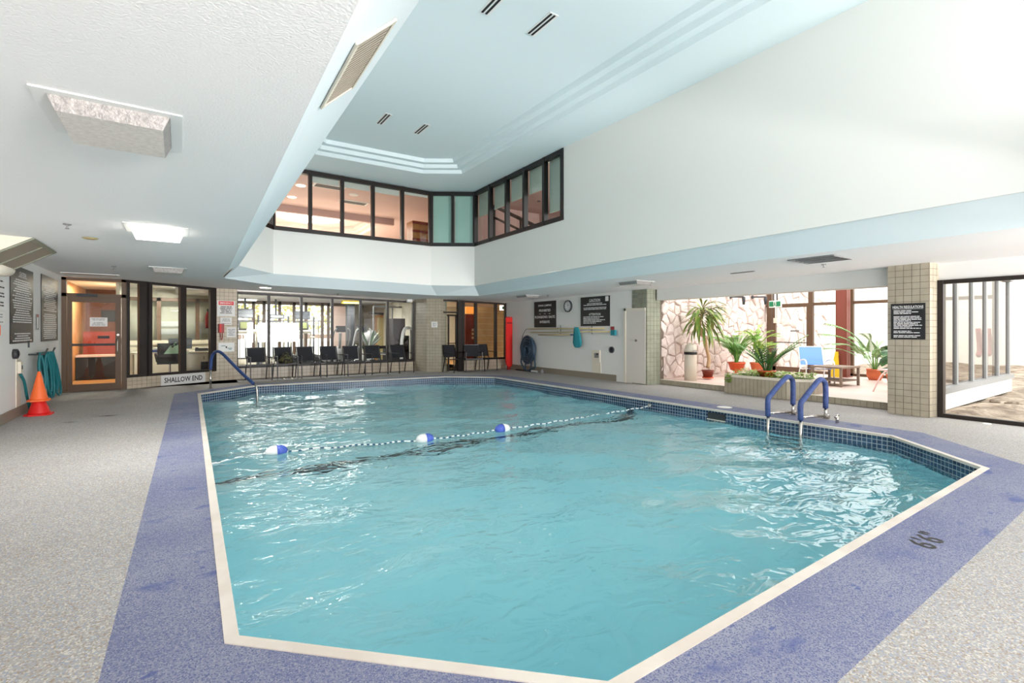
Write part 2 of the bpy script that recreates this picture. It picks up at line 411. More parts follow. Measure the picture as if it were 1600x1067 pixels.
# ================================================================== STRUCTURE
def insetp(poly, d):
    c = Vector((sum(p[0] for p in poly) / len(poly), sum(p[1] for p in poly) / len(poly))); out = []
    n = len(poly)
    for i in range(n):
        a, p, q = Vector(poly[i - 1]), Vector(poly[i]), Vector(poly[(i + 1) % n])
        d1 = (p - a).normalized(); d2 = (q - p).normalized(); n1 = Vector((-d1.y, d1.x)); n2 = Vector((-d2.y, d2.x))
        if n1.dot(c - p) < 0: n1 = -n1
        if n2.dot(c - p) < 0: n2 = -n2
        bis = (n1 + n2).normalized(); out.append(tuple(p + bis * d / max(.3, bis.dot(n1))))
    return out
POOL = [(.31, 12.25), (1.54, 13.28), (6.37, 12.74), (7.47, 11.76), (7.52, 2.36), (6.5, 1.27), (1.33, 1.27), (.16, 2.42)]
STRIP = [(-.08, 12.5), (1.4, 13.62), (6.55, 13.08), (7.95, 11.95), (8.04, 2.22), (6.69, .85), (1.16, .85), (-.24, 2.3)]
LOWER = [(.46, .9), (.78, 11.98), (1.86, 13.15), (6.31, 13.15), (7.28, 12.35), (7.14, .9), (6.1, -.1), (1.5, -.1)]
UPPER = [(.82, .9), (1.03, 11.75), (1.85, 12.85), (5.97, 12.85), (7.02, 12.17), (6.93, 8.16), (6.87, .9), (5.95, .1), (1.75, .1)]
ZUP = 5.34
ROOM = [(-2.1, -3), (9.75, -3), (9.75, 2.5), (9.9, 2.5), (9.9, 15.2), (-2.1, 15.2)]
struct(region(ROOM, [STRIP], lambda x, y: 0).build('floor', M['deck'], origin=(0, 0, 0)))
b = MB(); n = 8
b.v = [Vector((x, y, 0.0005)) for x, y in insetp(STRIP, -.02)] + [Vector((x, y, 0.001)) for x, y in POOL]
b.f = [(i, (i + 1) % 8, 8 + (i + 1) % 8, 8 + i) for i in range(8)]
o = fixn(b.build('trim_1', M['border'], origin=(0, 0, 0))); struct(o); o['label'] = 'blue pebble border painted round the pool edge'
if o.data.polygons[0].normal.z < 0: o.data.flip_normals()
# ---- ceiling over the deck, with the atrium opening cut out
CE = [(-2.1, -3), (9.9, -3), (9.9, 15.2), (1.29, 15.2), (.77, 15.05), (-1, 14.12), (-2.1, 14.12)]
b = region(CE, [LOWER], zc, 1.2)
b.f = [f[::-1] for f in b.f]
struct(b.build('ceiling', M['ceil'], origin=(0, 0, 0)))
# sloped band under the atrium walls and upper walls
UP8 = [UPPER[0], UPPER[1], UPPER[2], UPPER[3], UPPER[4], UPPER[6], UPPER[7], UPPER[8]]
zb = lambda x, y: zc(x, y) + (.34 if y < 5 else .34 - .08 * min(1, (y - 5) / 7))
b = MB(); b.v = [Vector((x, y, zc(x, y))) for x, y in LOWER] + [Vector((x, y, zb(x, y))) for x, y in UP8]
b.f = [(i, 8 + i, 8 + (i + 1) % 8, (i + 1) % 8) for i in range(8)]
struct(b.build('trim_2', M['band'], origin=(0, 0, 0)))
SILL = 3.76
def upwall(name, idx, z1, bottom=zb):
    b = MB()
    for i, j in idx:
        p, q = UPPER[i], UPPER[j]
        b.wallseg(p, q, bottom, z1, .08, 1)
    return struct(b.build(name, M['upper'], origin=(0, 0, 0)))
upwall('wall_atrium_left', [(0, 1)], ZUP)
upwall('wall_atrium_far', [(1, 2), (2, 3), (3, 4)], SILL)
upwall('wall_atrium_far_right', [(4, 5)], SILL)
b = MB(); b.prism([(6.925, 8.16), (6.865, .9), (7.3, .9), (7.3, 8.16)], lambda x, y: zb(x, y) - .03, ZUP)
struct(b.build('wall_atrium_right', M['upper'], origin=(0, 0, 0)))
b = MB(); p, q = UPPER[7], UPPER[8]
b.wallseg(p, q, zb, 3.45, .08, 1); b.wallseg(UPPER[6], UPPER[7], zb, 3.45, .08, 1); b.wallseg(UPPER[8], UPPER[0], zb, 3.45, .08, 1)
b.wallseg(p, q, 5.05, ZUP, .08, 1); b.wallseg(UPPER[6], UPPER[7], 5.05, ZUP, .08, 1); b.wallseg(UPPER[8], UPPER[0], 5.05, ZUP, .08, 1)
struct(b.build('wall_atrium_near', M['upper'], origin=(0, 0, 0)))  # unseen wall, its opening band invented and sized for the high fill light
# ---- atrium ceiling with a stepped tray
TR = [(1.9, 1.4), (1.9, 10.9), (2.55, 11.62), (5.12, 11.5), (5.95, 10.95), (5.9, 1.4), (5.2, .8), (2.6, .8)]
b = MB(); U9 = UPPER
big = [(.7, -.1), (.9, 13.0), (7.3, 13.0), (7.2, -.1)]
rg = region(big, [TR], lambda x, y: ZUP, 3); rg.f = [f[::-1] for f in rg.f]; b.add(rg.v, rg.f)
cur = TR; z = ZUP
for k in range(3):
    nx = insetp(cur, .03); n = 8; up = z + .085
    b.add([(x, y, z) for x, y in cur] + [(x, y, up) for x, y in nx], [(i, (i + 1) % n, n + (i + 1) % n, n + i) for i in range(n)])
    nn = insetp(nx, .14 if k < 2 else .01)
    b.add([(x, y, up) for x, y in nx] + [(x, y, up) for x, y in nn], [(i, (i + 1) % n, n + (i + 1) % n, n + i) for i in range(n)])
    cur = nn; z = up
b.add([(x, y, z) for x, y in cur], [tuple(range(8))])
ZTR = z
struct(b.build('ceiling_atrium', M['atceil'], origin=(0, 0, 0)))
# linear slots in the tray
for a, c in (((757, 20), (782, -8)), ((829, 53), (864, 22)), ((593, 193), (610, 179)), ((651, 208), (668, 195))):
    p, q = PZ(a[0], a[1], ZTR), PZ(c[0], c[1], ZTR); q.x = p.x
    lab = {757: 'nearer pair of black air slots by the top edge over the window side', 829: 'longest black slot pair in the tray toward the big blank wall',
           593: 'far slot pair in the tray nearest the sloping soffit', 651: 'short far slot pair above the frosted corner windows'}[a[0]]
    t = thing('ceiling_air_slot', lab, 'air vent', (p.x, (p.y + q.y) / 2, ZTR), group=None)
    y0, y1 = min(p.y, q.y), max(p.y, q.y)
    b = MB().box((p.x - .075, y0 - .02, ZTR - .006), (p.x + .075, y1 + .02, ZTR - .001)); b.build('slot_frame', M['white'], t)
    for dx in (-.04, .02):
        MB().box((p.x + dx - .012, y0, ZTR - .011), (p.x + dx + .018, y1, ZTR - .006)).build('slot', M['blackm'], t)
# ---- walls
def wall(name, p, q, z0, z1, m='wall', side=1, th=.12):
    return struct(MB().wallseg(p, q, z0, z1, th, side).build(name, M[m], origin=(0, 0, 0)))
wall('wall_left', (-2.1, -3), (-2.1, 14.15), -.02, lambda x, y: zc(x, y) + .02, side=1)
wall('baseboard_left', (-2.09, -3), (-2.09, 14.1), 0, .15, 'baseb', side=-1, th=.012)
XR = 9.45
wall('wall_right_far', (XR, 14.2), (XR, 8.25), -.02, lambda x, y: zc(x, y) + .02, side=1)
wall('baseboard_right', (XR - .001, 14.1), (XR - .001, 8.95), 0, .17, 'baseb', side=-1, th=.012)
wall('wall_beam', (9.7, 7.85), (9.7, 3.06), 2.085, lambda x, y: zc(x, y) + .02, side=1, th=.35)
wall('wall_over_window', (9.75, 2.5), (9.75, -3), 2.12, lambda x, y: zc(x, y) + .02, side=1)
# unseen near end: piers, head, sill; openings added for light, sill raised against it
b = MB()
b.box((-2.1, -3.1, 0), (9.9, -3.0, .6)); b.box((-2.1, -3.1, 2.3), (9.9, -3.0, 2.6))
for x in (-2.1, .8, 3.7, 6.6, 9.6): b.box((x, -3.1, .6), (x + .25, -3.0, 2.3))
struct(b.build('wall_near', M['wall'], origin=(0, 0, 0)))
# ---- pool
pool = thing('swimming_pool', 'long turquoise octagonal pool with navy waterline tiles and cream lip', 'pool', (3.9, 6.9, -2.1))
def bot(x, y): return -1.15 if y > 6.6 else -1.15 - (6.6 - y) / 5.3 * .85
b = MB(); n = 8
inner = insetp(POOL, .05)
# basin split so that the floor follows the slope
segs = []
for i in range(8):
    p, q = Vector(POOL[i]), Vector(POOL[(i + 1) % 8]); m_ = max(1, int((q - p).length / .7))
    for k in range(m_): segs.append(tuple(p + (q - p) * k / m_))
rg = region(segs, [], bot, .7); b.add(rg.v, rg.f)
n = len(segs)
b.add([(x, y, 0) for x, y in segs] + [(x, y, bot(x, y)) for x, y in segs], [(i, n + i, n + (i + 1) % n, (i + 1) % n) for i in range(n)])
b.build('basin', M['plaster'], pool)
b = MB(); out8 = insetp(POOL, -.002); in8 = insetp(POOL, .055)
for z0, z1 in ((-.025, .006),):
    b.v = [Vector((x, y, z)) for z in (z0, z1) for poly in (out8, in8) for x, y in poly]
    for i in range(8):
        j = (i + 1) % 8; b.f += [(16 + i, 16 + j, 24 + j, 24 + i), (8 + i, 24 + i, 24 + j, 8 + j), (i, j, 16 + j, 16 + i), (i, 8 + i, 8 + j, j)]
fixn(b.build('coping', M['coping'], pool))
b = MB()
tile_in = insetp(POOL, .012)
g = MB()
for i in range(8):
    p, q = Vector(tile_in[i] + (-.36,)), Vector(tile_in[(i + 1) % 8] + (-.36,)); d = (q - p).normalized(); nr = d.cross(Zv)
    c = Vector((3.9, 6.9, -.3))
    if nr.dot(c - p) < 0: nr = -nr
    tiles(b, p, d, Zv, nr, (q - p).length, .335, .0565, .0565, .009, .0015)
    g.obox((p + q) / 2 + Zv * .1675 - nr * .004, d * ((q - p).length / 2), nr * .003, Zv * .1675)
stuff(fixn(b.build('waterline_tiles', M['navytile'], pool)))
g.build('tile_grout', M['grout_white'], pool)
# dark tile line across the floor where the bottom starts to fall away, side line, steps at the shallow corner
MB().box((.33, 6.62, -1.149), (7.48, 6.82, -1.142)).build('floor_line', M['blackline'], pool)
MB().box((7.49, 6.62, -1.15), (7.505, 6.82, -.36)).build('floor_line', M['blackline'], pool)
b = MB()
for k in range(3):
    z = -.42 - k * .25; w = .9 + k * .32
    p, q = Vector(POOL[0]), Vector(POOL[1]); d = (q - p).normalized(); nr = Vector((d.y, -d.x))
    b.prism([tuple(p), tuple(q), tuple(q + nr * w * .5), tuple(p + nr * w * .5)], z - .25, z)
fixn(b.build('entry_steps', M['plaster'], pool))
# skimmer mouth and rope anchor cup in the right-hand tile band
sk = PX(1121, 651, 7.51)
s = MB().box((7.47, sk.y - .16, -.17), (7.5, sk.y + .16, -.06)).build('skimmer_mouth', M['dgrey'], pool)
MB().box((7.465, sk.y - .17, -.18), (7.478, sk.y + .17, -.165)).build('skimmer_lip', M['offwhite'], pool)
# water body: rippled top, closed below the basin so light is absorbed with depth
st = .07; nx = int(7.7 / st); ny = int(12.5 / st); x0, y0 = .02, 1.1
exp = insetp(POOL, -.03)
def wave(x, y):
    s_ = 0
    for kx, ky, a, ph in WV: s_ += a * math.sin(kx * x + ky * y + ph)
    return s_
WV = []
for k in range(14):
    lam = random.uniform(.35, 1.5); th = random.uniform(.2, 2.2) + .3; kk = 2 * PI / lam
    WV.append((kk * math.cos(th), kk * math.sin(th), (.0052 * lam ** 1.1) * random.uniform(.5, 1.2), random.uniform(0, 6.28)))
idx = {}; b = MB()
def vid(i, j):
    if (i, j) not in idx:
        x, y = x0 + i * st, y0 + j * st; idx[(i, j)] = len(b.v); b.v.append(Vector((x, y, -.19 + wave(x, y))))
    return idx[(i, j)]
for i in range(nx):
    for j in range(ny):
        cx, cy = x0 + (i + .5) * st, y0 + (j + .5) * st
        if inside((cx, cy), exp): b.f.append((vid(i, j), vid(i + 1, j), vid(i + 1, j + 1), vid(i, j + 1)))
me = bpy.data.meshes.new('water'); off = WL[pool.name]; me.from_pydata([tuple(p - off) for p in b.v], [], b.f); me.materials.append(M['water'])
bm = bmesh.new(); bm.from_mesh(me)
be = [e for e in bm.edges if len(e.link_faces) == 1]
r = bmesh.ops.extrude_edge_only(bm, edges=be); vs = [v for v in r['geom'] if isinstance(v, bmesh.types.BMVert)]
for v in vs: v.co.z = -.5
edges = [e for e in bm.edges if len(e.link_faces) == 1]
bmesh.ops.edgeloop_fill(bm, edges=edges) if False else bmesh.ops.holes_fill(bm, edges=edges, sides=0)
bmesh.ops.recalc_face_normals(bm, faces=bm.faces)
bm.to_mesh(me); bm.free(); me.polygons.foreach_set('use_smooth', [True] * len(me.polygons))
wo = bpy.data.objects.new('water', me); COL.objects.link(wo); wo.parent = pool; wo['kind'] = 'stuff'; WL['water'] = off

# ---- tiled pillars
def pillar(label, poly, z1, m, faces, tw=.1, parts=False, group=None, grout='grout'):
    c = (sum(p[0] for p in poly) / len(poly), sum(p[1] for p in poly) / len(poly), 0)
    t = thing('tiled_pillar', label, 'pillar', c, group=group)
    fixn(MB().prism(poly, -.02, z1).build('core', M[grout], t))
    b = MB()
    for (i, j, n_) in faces:
        p, q = Vector(poly[i] + (0,)), Vector(poly[j] + (0,)); d = (q - p).normalized(); nr = Vector(n_)
        H_ = min(z1(p.x, p.y), z1(q.x, q.y)) - .005
        if parts: tile_parts(t, p, d, Zv, nr, (q - p).length, H_, tw, tw, M[m])
        else: tiles(b, p, d, Zv, nr, (q - p).length, H_, tw, tw)
    if not parts: stuff(fixn(b.build('tiles', M[m], t)))
    return t
def nrm(p, q, s=1):
    d = (Vector(q) - Vector(p)).normalized(); return (d.y * s, -d.x * s, 0)
P3 = [(9.5, 3.06), (9.5, 2.53), (9.78, 2.48), (10.1, 2.48), (10.1, 3.06)]
zz = lambda x, y: zc(x, y) + .01
pil3 = pillar('wide beige tiled pillar carrying the black health regulations board', P3, zz, 'tile', [(0, 1, (-1, 0, 0)), (1, 2, nrm(P3[1], P3[2]))], .1, True)
P4 = [(XR, 8.42), (XR, 7.95), (9.86, 7.88), (10.0, 7.88), (10.0, 8.42)]
pillar('narrow tiled pillar, shade painted in as olive-grey, between the white service door and the sunroom', P4, zz, 'tile_shaded', [(0, 1, (-1, 0, 0)), (1, 2, nrm(P4[1], P4[2]))], .11)
P2 = [(6.45, 15.2), (6.56, 14.44), (6.94, 14.16), (7.2, 14.3), (7.2, 15.2)]
pillar('cream tiled angled pillar at the end of the gym windows', P2, zz, 'tile', [(0, 1, (-1, -.1, 0)), (1, 2, nrm(P2[1], P2[2])), (2, 3, nrm(P2[2], P2[3]))], .1)
P1 = [(.77, 15.05), (1.29, 15.15), (1.29, 15.4), (.77, 15.4)]
pillar('beige tiled pier with the red phone and safety notices', P1, zz, 'tile_far', [(0, 1, nrm(P1[0], P1[1]))], .1)

# ---- far storefront: office windows and door
A0, A1, A2, A3 = (-2.1, 14.12), (-1.0, 14.12), (.77, 15.05), (1.29, 15.2)
def kneewall(name, p, q, z1, tw=.1):
    w = struct(MB().wallseg(p, q, 0, z1, .12, 1).build(name, M['grout'], origin=(0, 0, 0)))
    b = MB(); P, Q = Vector(tuple(p) + (0,)), Vector(tuple(q) + (0,)); d = (Q - P).normalized(); nr = Vector((d.y, -d.x, 0))
    tiles(b, P, d, Zv, nr, (Q - P).length, z1, tw, tw)
    o = b.build('tiles', M['tile_far'], w); o.location = (0, 0, 0); stuff(fixn(o)); return w
WL['origin'] = Vector((0, 0, 0))
sill1 = .26
kneewall('wall_office_base', A1, A2, sill1)
kneewall('wall_gym_base', (1.29, 15.2), (6.45, 15.2), .30)
kneewall('wall_lobby_base', (7.75, 14.2), (XR, 14.2), .34)
def frame_bars(mb, p, q, z0, z1, w=.05, d=.08): pass
def glazing(name, p, q, z0, z1, posts, rails, m, pane='glass', label=None, tops=True):
    """window wall: posts = [(fraction, width)], rails = [z], one pane object per bay"""
    P, Q = Vector((p[0], p[1], 0)), Vector((q[0], q[1], 0)); L = (Q - P).length; d = (Q - P).normalized(); nr = Vector((d.y, -d.x, 0))
    zt = z1 if callable(z1) else (lambda x, y: z1)
    w = bpy.data.objects.new(name, None); COL.objects.link(w); w.location = P; w['kind'] = 'structure'; WL[w.name] = P
    b = MB().bar(P + Zv * (z0 + .03), Q + Zv * (z0 + .03), .08, .06); b.build('sill_bar', M[m], w)
    b = MB().bar(P + Zv * (zt(*P[:2]) - .03), Q + Zv * (zt(*Q[:2]) - .03), .08, .06); b.build('head_bar', M[m], w)
    for fr, wd in posts:
        c = P + d * (L * fr); MB().obox(c + Zv * (z0 + zt(c.x, c.y)) / 2, d * wd / 2, nr * .05, Zv * ((zt(c.x, c.y) - z0) / 2)).build('mullion', M[m], w)
    for z in rails: MB().bar(P + Zv * z, Q + Zv * z, .07, .05).build('transom', M[m], w)
    fs = [f for f, _ in posts]
    if pane:
        for f0, f1 in zip(fs[:-1], fs[1:]):
            a, c = P + d * (L * f0), P + d * (L * f1)
            MB().quad(a + Zv * z0, c + Zv * z0, c + Zv * zt(c.x, c.y), a + Zv * zt(a.x, a.y)).build('pane', M[pane], w)
    return w
def fr(px, p, q, ypx=530):
    v = PL(px, ypx, p, q); return (Vector((v.x - p[0], v.y - p[1])).dot(Vector((q[0] - p[0], q[1] - p[1])).normalized())) / Vector((q[0] - p[0], q[1] - p[1])).length
zt = lambda x, y: zc(x, y) - .0
w1 = glazing('window_1', A1, A2, sill1, zt, [(0, .08), (fr(224, A1, A2), .2), (fr(232, A1, A2), .12), (fr(285, A1, A2), .14), (fr(331.5, A1, A2), .14), (.995, .04)], [], 'bronze')
w2 = glazing('window_2', (1.29, 15.2), (6.45, 15.2), .30, lambda x, y: zc(x, y) - .06,
             [(0, .05)] + [(fr(px, (1.29, 15.2), (6.45, 15.2)), .07) for px in (419.9, 470.8, 518.8, 563, 605.2)] + [(.995, .08)], [], 'bronze')
w3 = glazing('window_3', (7.75, 14.2), (XR, 14.2), .34, lambda x, y: zc(x, y) - .02, [(0, .09)] + [(fr(px, (7.75, 14.2), (XR, 14.2)), .08) for px in (743, 774)] + [(.99, .06)], [], 'bronze', 'glassdim')
# office door
d1 = bpy.data.objects.new('door_1', None); COL.objects.link(d1); d1.location = (-1.55, 14.12, 0); d1['kind'] = 'structure'; WL[d1.name] = Vector((-1.55, 14.12, 0))
DX0, DX1 = -2.04, -1.04; zt0 = zc(-1.6, 14) - .01
def dpx(px): return PY(px, 530, 14.12).x
b = MB(); z2 = 2.08
for x0_, x1_ in ((-2.1, -2.02), (-1.09, -1.0)): b.box((x0_, 14.06, 0), (x1_, 14.16, zt0))
b.box((-2.1, 14.06, zt0 - .06), (-1.0, 14.16, zt0)); b.box((-2.1, 14.06, z2), (-1.0, 14.16, z2 + .07)); b.box((-2.1, 14.04, -.0), (-1.0, 14.18, .015))
b.build('door_frame', M['brown'], d1)
b = MB(); b.box((-2.01, 14.08, .02), (-1.93, 14.13, z2)); b.box((-1.2, 14.08, .02), (-1.1, 14.13, z2)); b.box((-1.93, 14.08, .02), (-1.2, 14.13, .16)); b.box((-1.93, 14.08, z2 - .12), (-1.2, 14.13, z2))
b.build('door_leaf', M['brown'], d1)
MB().box((-1.93, 14.1, .16), (-1.2, 14.106, z2 - .12)).build('door_pane', M['glass'], d1)
MB().box((-2.02, 14.1, z2 + .07), (-1.09, 14.106, zt0 - .06)).build('transom_pane', M['glass'], d1)
MB().box((-1.93, 14.06, 1.0), (-1.2, 14.085, 1.05)).build('push_bar', M['dgrey'], d1)
MB().box((-1.5, 14.04, 1.16), (-1.3, 14.08, 1.22)).build('push_plate', M['blackm'], d1)
MB().tube([(-1.16, 14.04, .82), (-1.16, 14.02, .88), (-1.16, 14.02, 1.1), (-1.16, 14.04, 1.14)], .012).build('pull_handle', M['steel'], d1)
MB().lathe([(.0, -.03), (.025, -.03), (.025, 0)], (-1.15, 14.08, 1.24), 12, 'y').build('lock', M['steel'], d1)
MB().box((-1.85, 14.02, z2 + .0), (-1.5, 14.06, z2 + .06)).build('door_closer', M['dgrey'], d1)
# lobby door (between pillar and window_3)
d2 = bpy.data.objects.new('door_2', None); COL.objects.link(d2); d2.location = (7.2, 14.25, 0); d2['kind'] = 'structure'; WL[d2.name] = Vector((7.2, 14.25, 0))
b = MB(); zl = zc(7.3, 14.2) - .02
b.box((6.9, 14.2, zl - .05), (7.8, 14.28, zl)); b.box((7.55, 14.16, 0), (7.75, 14.28, zl)); b.box((6.95, 14.2, 1.9), (7.7, 14.28, 1.95))
b.build('door_frame', M['bronze'], d2)
b = MB()
for x_ in (7.22, 7.5): b.box((x_, 14.24, 0), (x_ + .05, 14.28, 1.85))
b.box((7.2, 14.24, 1.8), (7.55, 14.28, 1.86)); b.box((7.2, 14.24, .9), (7.55, 14.28, .93)); b.build('door_leaf', M['bronze'], d2)
MB().box((6.95, 14.25, 0), (7.55, 14.256, zl)).build('door_pane', M['glass'], d2)
# white service door on the right wall
ya, yb = PX(976, 540, XR).y, PX(1009, 540, XR).y; ya, yb = max(ya, yb), min(ya, yb); zd = PX(980, 482, XR).z
d3 = bpy.data.objects.new('door_3', None); COL.objects.link(d3); d3.location = (XR, (ya + yb) / 2, 0); d3['kind'] = 'structure'; WL[d3.name] = Vector((XR, (ya + yb) / 2, 0))
b = MB(); b.box((XR - .03, ya - .06, 0), (XR - .001, ya, zd)); b.box((XR - .03, yb, zd - .06), (XR - .001, ya, zd)); b.build('door_frame', M['offwhite'], d3)
MB().box((XR - .018, yb, .02), (XR - .002, ya - .06, zd - .06)).build('door_leaf', M['whitedoor'], d3)
kx = PX(996, 532, XR); MB().lathe([(.03, -.05), (.03, -.02), (.012, -.018), (.012, 0)], (XR - .018, kx.y, kx.z), 12, 'x').build('door_knob', M['steel'], d3)
# ---- big window onto the courtyard
w4 = glazing('window_4', (9.75, 2.45), (9.75, -2.9), 0, 2.12, [(0, .07), (.62, .06), (1, .06)], [], 'bronze')
# ================================================================== SUNROOM
SF = .12; GX = 14.85; SY = 7.92
solf = struct(MB().box((9.92, 2.7, 0), (GX + .1, SY + .1, SF)).build('floor_sunroom', M['solfloor'], origin=(0, 0, 0)))
stp = thing('tiled_step', 'long tiled step edge up to the pink sunroom floor', 'step', (9.9, 5.45, 0))
MB().box((9.88, 3.06, 0), (9.92, 7.88, SF - .002)).build('step_core', M['grout'], stp)
tile_parts(stp, (9.88, 7.88, .004), (0, -1, 0), Zv, (-1, 0, 0), 4.8, SF - .012, .1, .108, M['tile'])
MB().box((9.86, 3.06, SF - .006), (9.98, 7.88, SF + .004)).build('step_nosing', M['offwhite'], stp)
# flagstone wall: irregular stones cut from a jittered cell pattern, each proud of the mortar
def voronoi_cells(x0, x1, z0, z1, step):
    pts = []
    nx_, nz = int((x1 - x0) / step) + 2, int((z1 - z0) / step) + 2
    for i in range(-1, nx_ + 1):
        for j in range(-1, nz + 1):
            pts.append((x0 + (i + .5 + random.uniform(-.4, .4)) * step * 1.05, z0 + (j + .5 + (i % 2) * .4 + random.uniform(-.4, .4)) * step))
    out = []
    for k, p in enumerate(pts):
        if not (x0 - .02 < p[0] < x1 + .02 and z0 - .02 < p[1] < z1 + .02): continue
        poly = [(x0, z0), (x1, z0), (x1, z1), (x0, z1)]
        for q in pts:
            if q is p: continue
            dx, dz = q[0] - p[0], q[1] - p[1]; L = math.hypot(dx, dz)
            if L > step * 3.2: continue
            nx0, nz0 = dx / L, dz / L; dd = L / 2 - .012
            new = []
            for a, c in zip(poly, poly[1:] + poly[:1]):
                sa = (a[0] - p[0]) * nx0 + (a[1] - p[1]) * nz0 - dd; sc = (c[0] - p[0]) * nx0 + (c[1] - p[1]) * nz0 - dd
                if sa <= 0: new.append(a)
                if (sa < 0) != (sc < 0):
                    t_ = sa / (sa - sc); new.append((a[0] + (c[0] - a[0]) * t_, a[1] + (c[1] - a[1]) * t_))
            poly = new
            if len(poly) < 3: break
        if len(poly) >= 3: out.append((p, poly))
    return out
ws = struct(MB().box((9.9, SY, 0), (GX, SY + .15, 3.2)).build('wall_sunroom_stone', M['mortar'], origin=(0, 0, 0)))
wt = struct(MB().box((GX + .05, SY, 0), (20, SY + .15, 3.2)).build('wall_courtyard_stone', M['mortar'], origin=(0, 0, 0)))
def stones(parent, x0, x1, z0, z1, step):
    for p, poly in voronoi_cells(x0, x1, z0, z1, step):
        cx = sum(a[0] for a in poly) / len(poly); cz = sum(a[1] for a in poly) / len(poly); dpt = random.uniform(.03, .07); n = len(poly)
        tl = random.uniform(-.08, .08); tv = random.uniform(-.08, .08)
        b = MB(); A_ = [(a[0], SY, a[1]) for a in poly]; B_ = [(cx + (a[0] - cx) * .93, SY - dpt + (a[0] - cx) * tl + (a[1] - cz) * tv, cz + (a[1] - cz) * .93) for a in poly]
        B2 = [(cx + (a[0] - cx) * .6, SY - dpt * 1.25 + (a[0] - cx) * tl, cz + (a[1] - cz) * .6) for a in poly]
        b.add(A_ + B_ + B2, [tuple(range(2 * n, 3 * n))] + [(i, (i + 1) % n, n + (i + 1) % n, n + i) for i in range(n)] + [(n + i, n + (i + 1) % n, 2 * n + (i + 1) % n, 2 * n + i) for i in range(n)])
        fixn(b.build('stone', M[random.choice(['stone', 'stone', 'stone2'])], parent))
stones(ws, 9.9, GX, SF, 3.1, .27)
stones(wt, GX + .1, 19, 0, 3.1, .45)
# glazed end wall of the sunroom
def gy(px): return PX(px, 530, GX).y
glz = bpy.data.objects.new('window_5', None); COL.objects.link(glz); glz.location = (GX, 5.3, SF); glz['kind'] = 'structure'; WL[glz.name] = Vector((GX, 5.3, SF))
ZG = 3.1; ztr = PX(1300, 474, GX).z
ym = [SY, gy(1199), gy(1268), gy(1331), 2.75]
for y_, w_ in ((gy(1203), .14), (gy(1267.5), .12), (gy(1330.5), .11), (2.8, .1)):
    MB().box((GX - .05, y_ - w_ / 2, SF), (GX + .05, y_ + w_ / 2, ZG)).build('mullion', M['brown'], glz)
MB().box((GX - .045, 2.75, ztr - .04), (GX + .045, SY, ztr + .04)).build('transom', M['brown'], glz)
MB().box((GX - .05, 2.75, SF), (GX + .05, gy(1268), SF + .07)).build('sill_bar', M['brown'], glz)
MB().box((GX - .05, 2.75, ZG - .06), (GX + .05, SY, ZG)).build('head_bar', M['brown'], glz)
for a, c, z0_ in ((SY, gy(1203), SF), (gy(1267.5), gy(1330.5), SF), (gy(1330.5), 2.8, SF)):
    MB().quad((GX, a, z0_), (GX, c, z0_), (GX, c, ZG), (GX, a, ZG)).build('pane', M['glass'], glz)
MB().quad((GX, gy(1203), ztr), (GX, gy(1267.5), ztr), (GX, gy(1267.5), ZG), (GX, gy(1203), ZG)).build('pane', M['glass'], glz)
d4 = bpy.data.objects.new('door_4', None); COL.objects.link(d4); d4.location = (GX, gy(1235), SF); d4['kind'] = 'structure'; WL[d4.name] = Vector((GX, gy(1235), SF))
yl, yr = gy(1208), gy(1264); zdt = PX(1240, 480, GX).z; zr = PX(1240, 534.5, GX).z
b = MB(); b.box((GX - .04, yl - .09, SF), (GX + .03, yl, zdt)); b.box((GX - .04, yr, SF), (GX + .03, yr + .05, zdt)); b.box((GX - .04, yr, zdt), (GX + .03, yl, zdt + .1)); b.box((GX - .04, yr, SF), (GX + .03, yl, SF + .14))
b.build('door_leaf', M['brown'], d4)
MB().box((GX - .05, yr, zr - .025), (GX - .02, yl - .05, zr + .0)).build('push_bar', M['dgrey'], d4)
sp = PX(1242, 517, GX); MB().box((GX - .01, sp.y - .12, sp.z - .025), (GX - .004, sp.y + .12, sp.z + .025)).build('door_sticker', M['grey'], d4)
MB().quad((GX, yl, SF), (GX, yr, SF), (GX, yr, zdt), (GX, yl, zdt)).build('door_pane', M['glass'], d4)
# side glass wall seen through the courtyard window, with its kerb
gh = bpy.data.objects.new('window_6', None); COL.objects.link(gh); gh.location = (12.5, 2.7, 0); gh['kind'] = 'structure'; WL[gh.name] = Vector((12.5, 2.7, 0))
GY = 2.68
xs = [10.2] + [PY(px, 530, GY).x for px in (1493, 1518, 1539, 1558, 1575)]
ztop = lambda x: 2.62 - (x - 10.2) * .03
MB().box((10.1, GY - .06, 0), (xs[-1], GY + .06, .28)).build('kerb', M['outwall'], gh)
for i, x in enumerate(xs):
    MB().box((x - .05, GY - .03, .28), (x + .05, GY + .03, ztop(x))).build('mullion', M['grey'], gh)
MB().bar((10.1, GY - .02, .33), (xs[-1], GY - .02, .33), .16, .1).build('sill_bar', M['grey'], gh)
MB().bar((10.1, GY - .02, ztop(10.1)), (xs[-1], GY - .02, ztop(xs[-1])), .14, .1).build('head_bar', M['grey'], gh)
MB().bar((10.1, GY + .5, ztop(10.1) + .35), (xs[-1], GY + .5, ztop(xs[-1]) + .35), .1, .08).build('roof_rail', M['grey'], gh)
for x in xs: MB().bar((x, GY, ztop(x)), (x, GY + .5, ztop(x) + .35), .06, .06).build('rafter', M['grey'], gh)
for a, c in zip(xs[:-1], xs[1:]):
    MB().quad((a, GY, .3), (c, GY, .3), (c, GY, ztop(c)), (a, GY, ztop(a))).build('pane', M['glassgh'], gh)
    MB().quad((a, GY, ztop(a)), (c, GY, ztop(c)), (c, GY + .5, ztop(c) + .35), (a, GY + .5, ztop(a) + .35)).build('roof_pane', M['glassgh'], gh)
